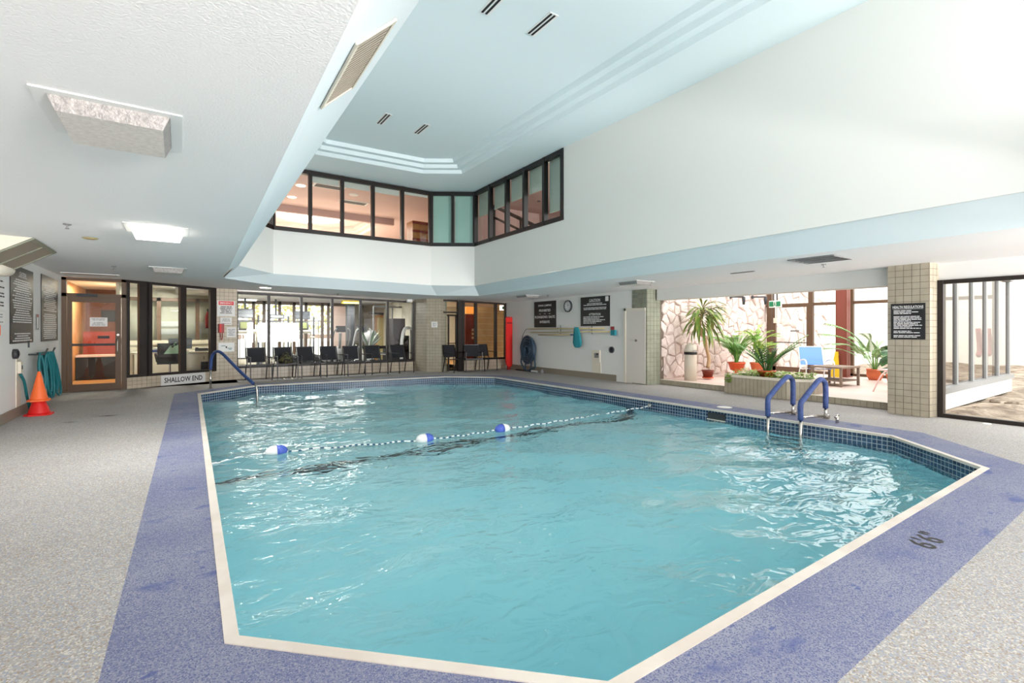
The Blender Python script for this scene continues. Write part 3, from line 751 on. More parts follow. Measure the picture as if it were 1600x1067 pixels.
# pale upstand wall behind the panes carrying blurred red seats outdoors: ground, far wall
b = MB(); N_ = 46; gx0, gx1, gy0, gy1 = 9.86, 30, -14, 14
for i in range(N_ + 1):
    for j in range(N_ + 1):
        x, y = gx0 + (gx1 - gx0) * (i / N_) ** 1.5, gy0 + (gy1 - gy0) * j / N_
        inb = (x < GX + .3 and y > 2.5)
        b.v.append(Vector((x, y, -.12 if inb or x < 9.9 else -.02 + random.uniform(-.03, .07))))
for i in range(N_):
    for j in range(N_):
        k = i * (N_ + 1) + j; b.f.append((k, k + N_ + 1, k + N_ + 2, k + 1))
struct(b.build('floor_courtyard', M['gravel'], origin=(0, 0, 0), smooth=True))
# loose rubble in the courtyard
for k in range(46):
    x = random.uniform(10.4, 17); y = random.uniform(.2, 2.4) if x < 14 else random.uniform(-1, 2.3); s_ = random.uniform(.04, .16)
    b = MB(); n = 6; pr = [(.0, -.2), (.8, -.1), (1, .25), (.6, .6), (0, .75)]
    b.lathe(pr, (0, 0, 0), n); b.v = [Vector((p.x * s_ * random.uniform(.7, 1.3), p.y * s_ * random.uniform(.7, 1.3), p.z * s_ * .8)) for p in b.v]
    b.v = [p + Vector((x, y, .0)) for p in b.v]
    tag(b.build('rubble_stone', M['gravel']), 'pale lump of rubble lying on the courtyard ground outside', 'stone', 'rubble stones in the courtyard')
struct(MB().box((26, -14, -.1), (26.3, 16, 3.4)).build('wall_courtyard_far', M['outwall'], origin=(0, 0, 0)))
struct(MB().box((19.2, 7.9, -.1), (26, 8.2, 3.2)).build('wall_courtyard_side', M['outwall'], origin=(0, 0, 0)))
for px, lab in ((1534, 'red outdoor seat blurred behind the second greenhouse pane'), (1550, 'red outdoor seat blurred behind the fourth greenhouse pane')):
    c = PY(px, 560, 4.4); t = thing('outdoor_seat', lab, 'seat', (c.x, 4.4, 0))
    t_l = fixn(MB().tube(smoothpath([(c.x - .35, 4.4, .6), (c.x - .1, 4.45, .52), (c.x + .25, 4.5, .75), (c.x + .3, 4.55, 1.4)], 4), .07, 8).build('seat_shell', M['darkred'], t))
    MB().box((c.x - .3, 4.3, .55), (c.x + .3, 4.34, 1.35)).build('seat_cover', M['darkred'], t)
    for dx in (-.25, .25): MB().box((c.x + dx - .02, 4.3, -.03), (c.x + dx + .02, 4.34, .56)).build('leg', M['grey'], t)

# ---- red-brown steel post
c = PX(1317, 595, GX - .5)
b = MB(); x_, y_ = GX - .5, c.y
t = thing('steel_post', 'thick red-brown steel column in front of the sunroom glazing', 'post', (x_, y_, SF))
b.box((x_ - .11, y_ - .13, SF), (x_ + .11, y_ - .115, 3.1)); b.box((x_ - .11, y_ + .115, SF), (x_ + .11, y_ + .13, 3.1)); b.box((x_ - .01, y_ - .13, SF), (x_ + .01, y_ + .13, 3.1)); b.box((x_ - .11, y_ - .12, SF), (x_ - .1, y_ + .12, 3.1))
b.build('shaft', M['redsteel'], t); MB().box((x_ - .15, y_ - .17, SF), (x_ + .15, y_ + .17, SF + .02)).build('base_plate', M['redsteel'], t)
# ---- waste bin
p = PZ(1079, 594, SF)
t = thing('waste_bin', 'cream domed waste bin with black band against the flagstone wall', 'waste bin', p)
R_ = .145
fixn(MB().lathe([(R_, 0), (R_, .62), (R_ + .005, .63)], p, 28).build('body', M['offwhite'], t, True))
fixn(MB().lathe([(R_ + .006, .63), (R_ + .01, .635), (R_ + .01, .69), (R_ + .006, .695)], p, 28).build('black_band', M['blackm'], t, True))
fixn(MB().lathe([(R_ + .006, .695), (R_, .76), (R_ * .85, .84), (R_ * .5, .90), (0, .92)], p, 28).build('domed_lid', M['offwhite'], t, True))
MB().box((p.x - .1, p.y - R_ - .014, .83), (p.x + .04, p.y - R_ - .006, .86)).build('band_print', M['greytext'], t)

def leaf_ribbon(L, w, droop, n=6, fold=.15, lift=1.0):
    b = MB(); pts = []
    for i in range(n + 1):
        t_ = i / n; x = L * (t_ - .12 * t_ * t_ * droop); z = lift * L * .45 * t_ - droop * L * .75 * t_ * t_
        ww = w * math.sin(PI * min(1, .12 + .88 * (1 - t_) ** .8)) if i < n else 0.0
        pts.append((x, z, ww))
    for x, z, ww in pts: b.v += [Vector((x, -ww / 2, z + fold * ww)), Vector((x, 0, z)), Vector((x, ww / 2, z + fold * ww))]
    for i in range(n):
        k = i * 3; b.f += [(k, k + 3, k + 4, k + 1), (k + 1, k + 4, k + 5, k + 2)]
    return b
def frond(L, nl, lw, ll, arch, droop):
    """arching rib with leaflets both sides"""
    b = MB(); pts = []
    for i in range(13):
        t_ = i / 12; pts.append(Vector((L * (.25 * t_ + .62 * t_ ** 2) * arch, 0, L * (t_ * .95 - .42 * t_ ** 2.2 * droop))))
    b.tube(pts, [.008 * (1 - .7 * i / 12) for i in range(13)], 4)
    for k in range(nl):
        t_ = .3 + .7 * (k + .5) / nl; i = min(11, int(t_ * 12)); f_ = t_ * 12 - i; c = pts[i].lerp(pts[i + 1], f_); d = (pts[i + 1] - pts[i]).normalized()
        l = ll * math.sin(PI * (.15 + .8 * (1 - abs(t_ - .6))))
        for s_ in (-1, 1):
            out = (Vector((0, s_, 0)) * .85 + d * .6 + Vector((0, 0, -.12 * droop))).normalized(); wd = d * lw * .5
            mid = c + out * l * .5 + Vector((0, 0, .01)); tip = c + out * l + Vector((0, 0, -.25 * l * droop))
            b.add([c - wd * .4, c + wd * .4, mid + wd, tip, mid - wd], [(0, 4, 2, 1), (4, 3, 2)])
    return b
def pot(parent, p, r, h, m, rim=.02, soil=True, taper=.72, saucer=None, belly=None):
    prof = [(0, 0), (r * taper, 0)] + ([(r * 1.02, h * .45)] if belly else []) + [(r * .97, h - rim * 1.6), (r + rim * .3, h - rim * 1.6), (r + rim * .3, h), (r * .9, h), (r * .88, h - .03), (0, h - .03)]
    o_ = fixn(MB().lathe(prof, p, 26).build('pot', M[m], parent, True))
    fixn(MB().lathe([(0, h - .028), (r * .88, h - .028), (r * .5, h - .01), (0, h - .005)], p, 20).build('soil', M['soil'], parent))
    if saucer: fixn(MB().lathe([(0, -.001), (r * .9, 0), (r * 1.0, .03), (r * .95, .03), (0, .012)], p, 26).build('saucer', M[saucer], parent, True))
# strap-leaved tree in brown pot
p = PZ(1106, 592.5, SF)
t = thing('potted_dragon_tree', 'tall bare-trunked plant with drooping strap leaves in brown pot beside bin', 'potted plant', p)
pot(t, p + Zv * .03, .14, .2, 'brownpot', saucer='rust')
def at(px, py, dy=0): return PY(px, py, p.y + dy)
tr = [at(1106, 575), at(1107.5, 560), at(1104, 545), at(1102, 530), at(1096, 522), at(1094, 510), at(1095, 497), at(1098, 485)]
tp = smoothpath(tr, 4); fixn(MB().tube(tp, [.045 - .022 * i / len(tp) for i in range(len(tp))], 8).build('trunk', M['trunk'], t, True))
lr = mesh_of(leaf_ribbon(.72, .06, 1.15), M['leafyuc'], True); lr2 = mesh_of(leaf_ribbon(.6, .055, .5), M['leafyuc'], True)
for k in range(120):
    hh = random.random(); q = tr[5].lerp(tr[7], hh) + Zv * (.05 * hh)
    az = random.uniform(0, 2 * PI); inst(lr if hh < .6 or k % 3 else lr2, 'leaf', t, q - p, (0, random.uniform(-.5, .35) + (.5 if hh < .35 else -.1), az), (random.uniform(.75, 1.2) * (.72 if math.sin(az) > .25 else 1),) * 3)
# fern-like palm, orange pot
p = PZ(1148, 588, SF); p = Vector((12.0, 7.1, SF))
p = PY(1151, 590, 7.15); p.z = SF
t = thing('potted_parlour_palm', 'bushy feathery palm in wide orange pot behind the planter', 'potted plant', p)
pz = PY(1150, 567, 7.15).z
stand = .18
fixn(MB().lathe([(0, 0), (.12, 0), (.12, .02), (.05, .03), (.05, stand - .02), (.12, stand - .01), (.12, stand), (0, stand)], p, 16).build('plinth', M['terra'], t))
p2 = p + Zv * stand; pot(t, p2, .21, .21, 'rust')
fr1 = mesh_of(frond(1.15, 22, .03, .2, .55, .7), M['leaf'])
for k in range(34):
    a = random.uniform(0, 2 * PI); inst(fr1, 'frond', t, (p2 - p) + Vector((.03 * math.cos(a), .03 * math.sin(a), .2)), (random.uniform(-.1, .1), random.uniform(-.15, .12), a), (random.uniform(.55, .95),) * 3)
for k in range(7):
    a = random.uniform(0, 2 * PI); MB().tube([p2 + Vector((.04 * math.cos(a), .04 * math.sin(a), .17)), p2 + Vector((.05 * math.cos(a), .05 * math.sin(a), .5))], .012, 6).build('cane', M['stem'], t)
# taller feathery plant behind in second pot
p = PY(1183, 587, 6.85); p.z = SF
t = thing('potted_bamboo_palm', 'taller pale green feathery plant in terracotta pot near the exit door', 'potted plant', p)
pot(t, p + Zv * .12, .17, .26, 'terra')
MB().lathe([(0, 0), (.12, 0), (.12, .12), (0, .12)], p, 14).build('plinth', M['terra'], t)
fr2 = mesh_of(frond(.85, 16, .035, .16, .7, .9), M['leaflight'])
for k in range(40):
    a = random.uniform(0, 2 * PI); inst(fr2, 'frond', t, Vector((.05 * math.cos(a), .05 * math.sin(a), .36 + random.uniform(0, .62))), (random.uniform(-.1, .1), random.uniform(-.2, .3), a), (random.uniform(.5, .85),) * 3)
for k in range(5):
    a = random.uniform(0, 2 * PI); MB().tube([p + Vector((.04 * math.cos(a), .04 * math.sin(a), .34)), p + Vector((.08 * math.cos(a), .08 * math.sin(a), .95))], .01, 6).build('cane', M['stem'], t)
# ---- planter box with tall narrow tiles
pa, pb = PZ(1128, 613.5), PZ(1247, 625.5)
PXL = 9.66; y0_, y1_ = 4.62, 6.02; zt_ = .40
t = thing('planter_box', 'long tiled planter box filled with trailing ground cover', 'planter', (10.0, 5.3, 0))
poly = [(PXL, y0_ + .12), (PXL, y1_), (10.35, y1_), (10.35, y0_ - .25), (9.95, y0_ - .25)]
b = MB(); b.prism(poly, 0, zt_ - .05); fixn(b.build('planter_core', M['grout'], t))
b = MB(); inn = insetp(poly, .07)
for i in range(5):
    j = (i + 1) % 5; b.add([poly[i] + (zt_ - .05,), poly[j] + (zt_ - .05,), poly[j] + (zt_ + .0,), poly[i] + (zt_,), inn[i] + (zt_,), inn[j] + (zt_,), inn[i] + (zt_ - .05,), inn[j] + (zt_ - .05,)], [(0, 1, 2, 3), (3, 2, 5, 4), (4, 5, 7, 6)])
fixn(b.build('planter_rim', M['offwhite'], t))
tile_parts(t, (PXL, y1_, .004), (0, -1, 0), Zv, (-1, 0, 0), y1_ - y0_ - .12, zt_ - .055, .078, zt_ - .055, M['tile'])
q0, q1 = Vector((PXL, y0_ + .12, .004)), Vector((9.95, y0_ - .25, .004)); dd = (q1 - q0).normalized()
tile_parts(t, q0, dd, Zv, Vector((dd.y, -dd.x, 0)), (q1 - q0).length, zt_ - .055, .078, zt_ - .055, M['tile'])
tile_parts(t, (9.95, y0_ - .25, .004), (1, 0, 0), Zv, (0, -1, 0), .4, zt_ - .055, .078, zt_ - .055, M['tile'])
MB().prism(inn, zt_ - .05, zt_ - .02).build('soil', M['soil'], t)
b = MB()
for k in range(2300):
    x, y = random.uniform(9.68, 10.33), random.uniform(4.4, 6.0); z_ = zt_ + random.uniform(-.02, .11)
    if y > 5.85 and random.random() < .5: x = PXL - random.uniform(0, .05); z_ = zt_ - random.uniform(-.05, .16)
    elif not inside((x, y), inn): continue
    s_ = random.uniform(.014, .03); a = random.uniform(0, 2 * PI); e = random.uniform(-.6, .6)
    u = Vector((math.cos(a), math.sin(a), e * .6)) * s_; v = Vector((-math.sin(a), math.cos(a), random.uniform(-.5, .5))) * s_ * .8; c = Vector((x, y, z_))
    b.add([c - u, c + v, c + u, c - v], [(0, 1, 2, 3)])
gc = b.build('ground_cover', M['leaflight'], origin=(10, 5.2, zt_)); tag(gc, 'low lime green ground cover leaves growing in the tiled planter', 'ground cover', kind='stuff')
# ZZ plant in rust bowl
p = PY(1203, 586, 5.35); p = Vector((9.98, 5.28, zt_ - .01))
t = thing('potted_zz_plant', 'dark glossy zz plant with spreading stems in orange bowl on the planter', 'potted plant', p)
pot(t, p, .17, .13, 'rust')
def zz(L, n_, lw, ll, lean):
    b = MB(); pts = [Vector((lean * L * (i / 8) ** 1.4, 0, L * (i / 8) * (1 - .25 * lean * (i / 8)))) for i in range(9)]
    b.tube(pts, [.010 - .0007 * i for i in range(9)], 5)
    for k in range(n_):
        t_ = .3 + .7 * (k + .5) / n_; i = min(7, int(t_ * 8)); c = pts[i].lerp(pts[i + 1], t_ * 8 - i); d = (pts[i + 1] - pts[i]).normalized()
        for s_ in (-1, 1):
            o_ = (Vector((0, s_, 0)) + d * .9 + Vector((.0, 0, .15))).normalized(); l = ll * (1 - .35 * t_); m1 = c + o_ * l * .45
            w_ = d * lw * .5; b.add([c, m1 + w_, c + o_ * l, m1 - w_], [(0, 1, 2, 3)])
    return b
z1 = mesh_of(zz(.62, 7, .036, .085, .75), M['leafdark']); z2 = mesh_of(zz(.6, 7, .036, .085, .3), M['leafdark']); z3 = mesh_of(zz(.75, 11, .042, .10, 1.0), M['leaf'])
for k in range(36):
    a = 2 * PI * k / 36 * 3 + random.uniform(-.3, .3); s_ = random.uniform(.7, 1.02)
    inst([z1, z2, z1, z3][k % 4] if not (k % 4 == 3 and math.cos(a - .3 + PI) > .2) else z1, 'stem', t, (.05 * math.cos(a), .05 * math.sin(a), .11), (0, 0, a), (s_,) * 3)
for a_, s_ in ((-.75, 1.1), (-.6, .85), (-.9, .95)): inst(z3, 'stem', t, (.05, -.05, .12), (0, -.15, a_), (s_,) * 3)
# ---- blue sling lounge chair (faces the pool)
p = PX(1281, 585, 13.2); p.z = SF
t = local('patio_armchair', 'white framed patio armchair with light blue sling back', 'chair')
W2 = .33
for s_ in (-1, 1):
    fixn(MB().tube(smoothpath([(s_ * W2, -.38, 0), (s_ * W2, -.33, .3), (s_ * W2, -.36, .52), (s_ * W2, -.24, .63), (s_ * W2, .05, .62), (s_ * W2, .22, .56)], 5), .018, 8).build('arm_frame', M['white'], t, True))
    fixn(MB().tube(smoothpath([(s_ * W2 * .9, -.3, .4), (s_ * W2 * .9, .15, .36), (s_ * W2 * .9, .26, .45), (s_ * W2 * .9, .42, .98)], 5), .017, 8).build('side_rail', M['white'], t, True))
    fixn(MB().tube([(s_ * W2 * .95, .22, .37), (s_ * W2 * .95, .4, 0)], .016, 8).build('leg', M['white'], t, True))
MB().tube([(-W2 * .9, .42, .98), (W2 * .9, .42, .98)], .016, 8).build('top_rail', M['white'], t)
MB().obox((0, .335, .72), (W2 * .86, 0, 0), (0, .08, .25), (0, .006, -.002)).build('back_sling', M['bluesling'], t)
MB().obox((0, -.07, .385), (W2 * .86, 0, 0), (0, .24, -.02), (0, 0, .005)).build('seat_sling', M['bluesling'], t)
cp = PX(1272, 588, 13.35); t.location = (13.0, cp.y, SF); t.rotation_euler = (0, 0, math.radians(-48))
sc_ = 1.0
q = PZ(1274, 597, SF); t.location = (q.x, q.y, SF); t.scale = (.86, .86, .84)
# ---- wicker table
pf = PZ(1314, 605, SF)
t = thing('coffee_table', 'low wicker coffee table with lower shelf beside blue armchair', 'table', (12.05, 4.95, SF)); 
cor = [PZ(1314, 605, SF), PZ(1341, 602, SF), PZ(1308, 599, SF)]
A_ = Vector((11.7, 4.62, SF)); B_ = Vector((12.25, 4.38, SF)); C_ = Vector((12.1, 5.45, SF))
A_ = cor[0]; B_ = cor[1]; u = (B_ - A_); u.z = 0; L1 = u.length; u.normalize(); v = Vector((-u.y, u.x, 0)); L2 = .60
D0 = [A_, A_ + u * L1, A_ + u * L1 + v * L2, A_ + v * L2]
for q in D0: MB().obox(q + Zv * .2, u * .022, v * .022, Zv * .2).build('leg', M['wicker'], t)
cc = A_ + u * L1 / 2 + v * L2 / 2
MB().obox(cc + Zv * .41, u * (L1 / 2 + .03), v * (L2 / 2 + .03), Zv * .018).build('tabletop', M['wicker'], t)
MB().obox(cc + Zv * .12, u * (L1 / 2), v * (L2 / 2), Zv * .012).build('shelf', M['wicker'], t)
# ---- folded yellow floor sign leaning at the post
c = PX(1304, 588, GX - .75); c.z = SF
t = thing('wet_floor_sign', 'folded yellow floor sign standing next to the red-brown steel column', 'floor sign', c)
b = MB()
b.add([c + Vector((0, .11, 0)), c + Vector((0, -.11, 0)), c + Vector((.1, -.04, .66)), c + Vector((.1, .03, .66)), c + Vector((.03, .11, 0)), c + Vector((.03, -.11, 0)), c + Vector((.12, -.04, .66)), c + Vector((.12, .03, .66))],
      [(0, 1, 2, 3), (4, 7, 6, 5), (0, 4, 5, 1), (1, 5, 6, 2), (2, 6, 7, 3), (3, 7, 4, 0)])
fixn(b.build('panel', M['yellow'], t)); 
b = MB(); off_ = Vector((.2, 0, 0)); b.add([c + off_ + Vector((0, .11, 0)), c + off_ + Vector((0, -.11, 0)), c + Vector((.13, -.04, .66)), c + Vector((.13, .03, .66))], [(0, 1, 2, 3)]); b.build('rear_panel', M['yellow'], t)
# ---- right palm in terracotta pot
p = PX(1369, 594, 13.7); p.z = SF; p = PZ(1367, 593.5, SF)
t = thing('potted_areca_palm', 'arching areca palm in round terracotta pot beside the tiled pillar', 'potted plant', p)
pot(t, p, .17, .27, 'terra', belly=True)
fr3 = mesh_of(frond(1.9, 28, .045, .3, .62, .8), M['leafpalm'])
for k, (a, l, s_) in enumerate(((2.35, .25, .92), (2.7, .5, .88), (2.0, .62, .8), (1.2, .1, .8), (.2, .2, .7), (-1.0, .25, .72), (-2.0, .25, .75), (3.3, .2, .9), (2.2, -.05, .95), (.9, .5, .6), (-2.7, .45, .7), (-.4, .5, .65))):
    inst(fr3, 'frond', t, (.03 * math.cos(a), .03 * math.sin(a), .24), (0, l * .7, a), (s_,) * 3)
for k in range(5):
    a = k * 1.26; MB().tube([p + Vector((.03 * math.cos(a), .03 * math.sin(a), .22)), p + Vector((.06 * math.cos(a), .06 * math.sin(a), .65))], .014, 6).build('cane', M['stem'], t)
# broad-leaved plant, mostly behind the pillar
p = PZ(1397, 600, SF)
t = thing('potted_monstera', 'broad dark leaves peeking out from behind the signboard pillar', 'potted plant', p)
pot(t, p, .15, .22, 'terra')
b = MB(); n = 12; outl = [(.0, 0), (.08, .05), (.15, .16), (.13, .26), (.05, .34), (0, .38), (-.05, .34), (-.13, .26), (-.15, .16), (-.08, .05)]
b.add([(y, x, -.25 * y * y * 2) for x, y in outl] + [(.19, 0, .02)], [(i, (i + 1) % 10, 10) for i in range(10)])
ml = mesh_of(b, M['leafdark'])
for k in range(11):
    a = random.uniform(0, 2 * PI); h_ = random.uniform(.35, .95); e = Vector((.16 * math.cos(a), .16 * math.sin(a), h_))
    MB().tube([p + Zv * .2, p + Vector((e.x * .4, e.y * .4, h_ * .7)), p + e], .007, 5).build('stem', M['stem'], t)
    inst(ml, 'leaf', t, e, (random.uniform(-.3, .3), random.uniform(0, .8), a), (.8,) * 3)
# pale pink chair leg frame at the pillar edge
c = PZ(1385, 613, SF)
t = thing('folding_stool', 'pale pink chair partly hidden by the signboard pillar', 'stool', c)
pk = [(0, 0), (.0, 0)]
for dx, dy in ((-.02, .02), (.38, -.1)):
    fixn(MB().tube(smoothpath([c + Vector((dx - .05, dy + .18, 0)), c + Vector((dx + .02, dy + .08, .3)), c + Vector((dx + .06, dy, .42))], 4), .014, 6).build('leg', M['pink'], t, True))
    fixn(MB().tube(smoothpath([c + Vector((dx + .2, dy - .25, 0)), c + Vector((dx + .1, dy - .1, .3)), c + Vector((dx + .06, dy, .42))], 4), .014, 6).build('leg', M['pink'], t, True))
MB().obox(c + Vector((.25, -.05, .43)), Vector((.22, -.06, 0)), Vector((.05, .17, 0)), Zv * .015).build('seat', M['pink'], t)
# ---- exit sign, conduit, cameras
e = PX(1211.5, 475, 14.3); t = thing('exit_sign', 'green and white exit sign hung from the ceiling near the sunroom door', 'sign', e)
hw, hh = .17, .1
MB().box((14.27, e.y - hw, e.z - hh), (14.33, e.y + hw, e.z + hh)).build('casing', M['white'], t)
MB().box((14.262, e.y + .04, e.z - hh * .72), (14.27, e.y + hw * .95, e.z + hh * .72)).build('green_panel', M['green'], t)
MB().box((14.262, e.y - hw * .95, e.z - hh * .72), (14.27, e.y - .04, e.z + hh * .72)).build('green_panel', M['green'], t)
b = MB(); b.obox((14.258, e.y, e.z + .045), (0, .012, 0), (.003, 0, 0), (0, 0, .012)); b.obox((14.258, e.y, e.z - .005), (0, .012, -.008), (.003, 0, 0), (0, .004, .03)); b.obox((14.258, e.y - .02, e.z - .045), (0, .018, .01), (.003, 0, 0), (0, 0, .006)); b.obox((14.258, e.y + .02, e.z - .045), (0, .016, -.014), (.003, 0, 0), (0, 0, .006)); b.build('running_figure', M['green'], t)
for dy in (-.05, .05): MB().box((14.29, e.y + dy - .012, e.z + hh), (14.31, e.y + dy + .012, 3.1)).build('hanger', M['dgrey'], t)
c = PX(1212, 500, GX - .1); t = thing('conduit', 'white vertical conduit with small junction box by door frame', 'conduit', (GX - .12, c.y, 1.2))
zj = PX(1212, 500, GX - .1).z
MB().box((GX - .14, c.y - .05, zj - .09), (GX - .08, c.y + .05, zj + .06)).build('junction_box', M['offwhite'], t)
MB().tube([(GX - .11, c.y, zj + .06), (GX - .11, c.y, 3.1)], .014, 6).build('pipe', M['white'], t)
for px, py, lab in ((1162, 467, 'small grey spotlight high on the stone wall nearer the dragon tree'), (1196, 467, 'grey spotlight with long bracket by the exit sign')):
    c = PY(px, py, SY - .35); t = thing('wall_spotlight', lab, 'lamp', c)
    MB().bar((c.x - .22, SY - .06, c.z + .06), (c.x, SY - .35, c.z + .06), .04, .04).build('bracket', M['dgrey'], t)
    fixn(MB().lathe([(.03, -.16), (.045, -.02), (.045, .06), (0, .06)], c, 12).build('lamp_head', M['dgrey'], t, True))
    MB().lathe([(.05, -.02), (.05, .02)], (c.x - .22, SY - .08, c.z + .06), 10, 'y').build('mount', M['dgrey'], t)
# ================================================================== POOL HALL OBJECTS
# ---- stair rail
t = thing('stair_rail', 'blue sleeved handrail arching from the deck into the shallow end', 'handrail', (.6, 13.1, 0))
a = Vector((.6, 13.1, 0)); e = Vector((1.36, 11.7, -.5)); 
def rp(s, z): return Vector((a.x + (e.x - a.x) * s, a.y + (e.y - a.y) * s, z))
PLa, PLb = (a.x, a.y), (e.x, e.y)
pts = [PL(329, 577, PLa, PLb), PL(330, 562, PLa, PLb), PL(333, 553, PLa, PLb), PL(339, 549, PLa, PLb), PL(347, 552, PLa, PLb), PL(360, 565, PLa, PLb), PL(380, 585, PLa, PLb), PL(397, 600, PLa, PLb)]
fixn(MB().tube(smoothpath(pts, 5), .034, 12).build('blue_sleeve', M['navyfoam'], t, True))
lo = pts[0].copy(); lo.z = 0
fixn(MB().tube([Vector((lo.x, lo.y, 0)), pts[0]], .023, 12).build('upright', M['steel'], t, True))
q = pts[-1]; q2 = PL(401, 606, PLa, PLb)
fixn(MB().tube(smoothpath([q, q2, Vector((q2.x + .01, q2.y - .02, -.3)), Vector((q2.x + .01, q2.y - .02, -.9))], 5), .022, 12).build('lower_rail', M['steel'], t, True))
MB().lathe([(.05, 0), (.05, .012), (.0, .02)], (lo.x, lo.y, .001), 16).build('floor_flange', M['steel'], t)
# ---- ladder rails at the deep side
for (x0p, x1p, top, lab) in (((1201, 655), (1238, 648.5), 588, 'blue padded grab rail nearer the far end of the pool'), ((1252, 662), (1291, 655), 592, 'blue padded grab rail nearer the shower stub')):
    A_ = PZ(*x0p); B_ = PZ(*x1p); A_.x = 7.40; y_ = (A_.y + B_.y) / 2 + .0
    t = thing('grab_rail', lab, 'grab rail', (7.7, y_, 0), group='grab rails of the pool ladder')
    A2_, B2_ = (A_.x, y_), (B_.x, y_ - .0)
    xa, xb = 7.40, 8.02; y_ = A_.y
    def P_(px, py): return PY(px, py, y_)
    d0 = x0p[0]
    def off(dx, py): return P_(d0 + dx, py)
    sh = x0p[1] - 655
    pl = [off(-1, 650 + sh * .9), off(-1, 625 + sh), off(5, 615 + sh), off(20, 597 + sh * .8), off(29, 589 + sh * .6), off(35, 591 + sh * .6), off(38, 600 + sh * .7), off(38, 632 + sh * .8)]
    pl = [Vector((p_.x, y_, p_.z)) for p_ in pl]
    fixn(MB().tube(smoothpath(pl, 6), .038, 14).build('foam_sleeve', M['bluefoam'], t, True))
    f0, f1 = pl[0], pl[-1]
    fixn(MB().tube([f0, Vector((f0.x, y_, -.2)), Vector((f0.x, y_, -1.25))], .022, 12).build('pool_leg', M['steel'], t, True))
    fixn(MB().tube([f1, Vector((f1.x, y_, 0))], .022, 12).build('deck_leg', M['steel'], t, True))
    fixn(MB().tube([Vector((f0.x, y_, .10)), Vector((f1.x, y_, .035))], .021, 12).build('cross_bar', M['steel'], t, True))
    MB().lathe([(.055, 0), (.055, .01), (.03, .02), (.0, .02)], (f1.x, y_, .001), 16).build('floor_flange', M['steel'], t)
    MB().lathe([(.0, -.03), (.032, -.03), (.032, .03), (0, .03)], (f1.x - .02, y_ - .03, .03), 12, 'y').build('clamp', M['steel'], t)
    LADX = f0.x
    if 'LY' in globals(): LY.append(y_)
    else: LY = [y_]
t = thing('pool_ladder_steps', 'underwater steel ladder treads between the two grab rails', 'ladder', (LADX, sum(LY) / 2, -1.2))
for z in (-.45, -.75, -1.05): MB().box((LADX - .06, min(LY), z), (LADX + .06, max(LY), z + .03)).build('tread', M['steel'], t)
# shower stub
c = PZ(1308, 661); t = thing('deck_spout', 'small chrome spout standing on the blue border by the grab rails', 'spout', c)
fixn(MB().tube([c, c + Zv * .10], .02, 10).build('post', M['steel'], t, True)); fixn(MB().tube([c + Zv * .10 + Vector((.035, 0, .012)), c + Zv * .10 + Vector((-.055, 0, -.012))], .017, 10).build('nozzle', M['steel'], t, True))
# white lid and drain dot on the deck
c = PZ(1131, 636.5); t = thing('skimmer_lid', 'round white skimmer lid set flush in the deck border', 'lid', (c.x + .02, c.y, 0))
MB().lathe([(.0, .0), (.11, .0), (.11, .006), (.0, .008)], (c.x + .02, c.y, .001), 24).build('disc', M['white'], t)
MB().lathe([(.112, .0), (.125, .0), (.125, .004), (.112, .004)], (c.x + .02, c.y, .001), 24).build('ring', M['offwhite'], t)
c = PZ(1550, 662); c2 = PZ(1545, 661)
tag(MB().lathe([(.0, .0), (.05, .0), (.045, .008), (.0, .01)], (c2.x - .1, c2.y, 0), 16).build('deck_drain', M['white']), 'tiny white drain cap on the deck in front of courtyard window', 'drain')
# ---- depth marking
t = MB().text("6'6\"", (3.96, 1.065, .003), (1, .0, 0), (0, 1, 0), .15, proud=0, bold=.012)
tag(t.build('depth_marking', M['signblack'], origin=(3.96, 1.065, .001)), "black painted 6'6\" depth marking on the blue border in the foreground", 'marking')
# ---- lane rope with floats
R0 = Vector((.3, 6.5, -.175)); R1 = Vector((7.5, 6.22, -.12))
t = thing('lane_rope', 'thin white twisted rope floating across the pool', 'rope', ((R0 + R1) / 2))
FL = [(432, 706.5), (664, 687), (785, 671)]
fp = []
for x_, y_ in FL: q = PZ(x_, y_, -.17); fp.append(q)
path = smoothpath([R0, fp[0], fp[1], fp[2], Vector((5.8, 6.3, -.178)), R1], 14)
b1, b2 = MB(), MB()
for i in range(len(path) - 1):
    a_, c_ = path[i], path[i + 1]; L_ = (c_ - a_).length; k_ = max(1, int(L_ / .035))
    for j in range(k_):
        p0, p1 = a_.lerp(c_, j / k_), a_.lerp(c_, (j + 1) / k_)
        sink = -.008 * math.sin(i * 1.7 + j * .3); p0 = p0 + Zv * sink; p1 = p1 + Zv * sink
        ((b1 if j % 2 == 0 else b2)).tube([p0, p1], .010, 5)
stuff(b1.build('white_strand', M['white'], t)); stuff(b2.build('blue_strand', M['ropeblue'], t))
MB().lathe([(0, -.02), (.03, -.02), (.03, 0), (0, .0)], (7.5, 6.22, -.1), 12, 'x').build('wall_anchor', M['offwhite'], t)
MB().tube([(7.49, 6.22, -.06), (7.44, 6.22, -.08), (7.43, 6.22, -.14)], .012, 6).build('hook', M['steel'], t)
for i, (q, flip, lab) in enumerate(zip(fp, (1, 1, -1), ('blue and white float on the rope nearest the left pool edge', 'middle blue and white float on the lane rope', 'float furthest right on the lane rope, its blue half to the left'))):
    t = thing('rope_float', lab, 'float', q, group='floats on the lane rope')
    pr = [(.018, -.125), (.05, -.105), (.072, -.06), (.078, 0)]
    a_ = [(r, x * flip) for r, x in pr]
    fixn(MB().lathe([(0, -.13 * flip)] + a_, q + Zv * .01, 20, 'x').build('white_half', M['white'], t, True))
    fixn(MB().lathe([(0, .13 * flip)] + [(r, -x) for r, x in a_], q + Zv * .01, 20, 'x').build('blue_half', M['floatblue'], t, True))
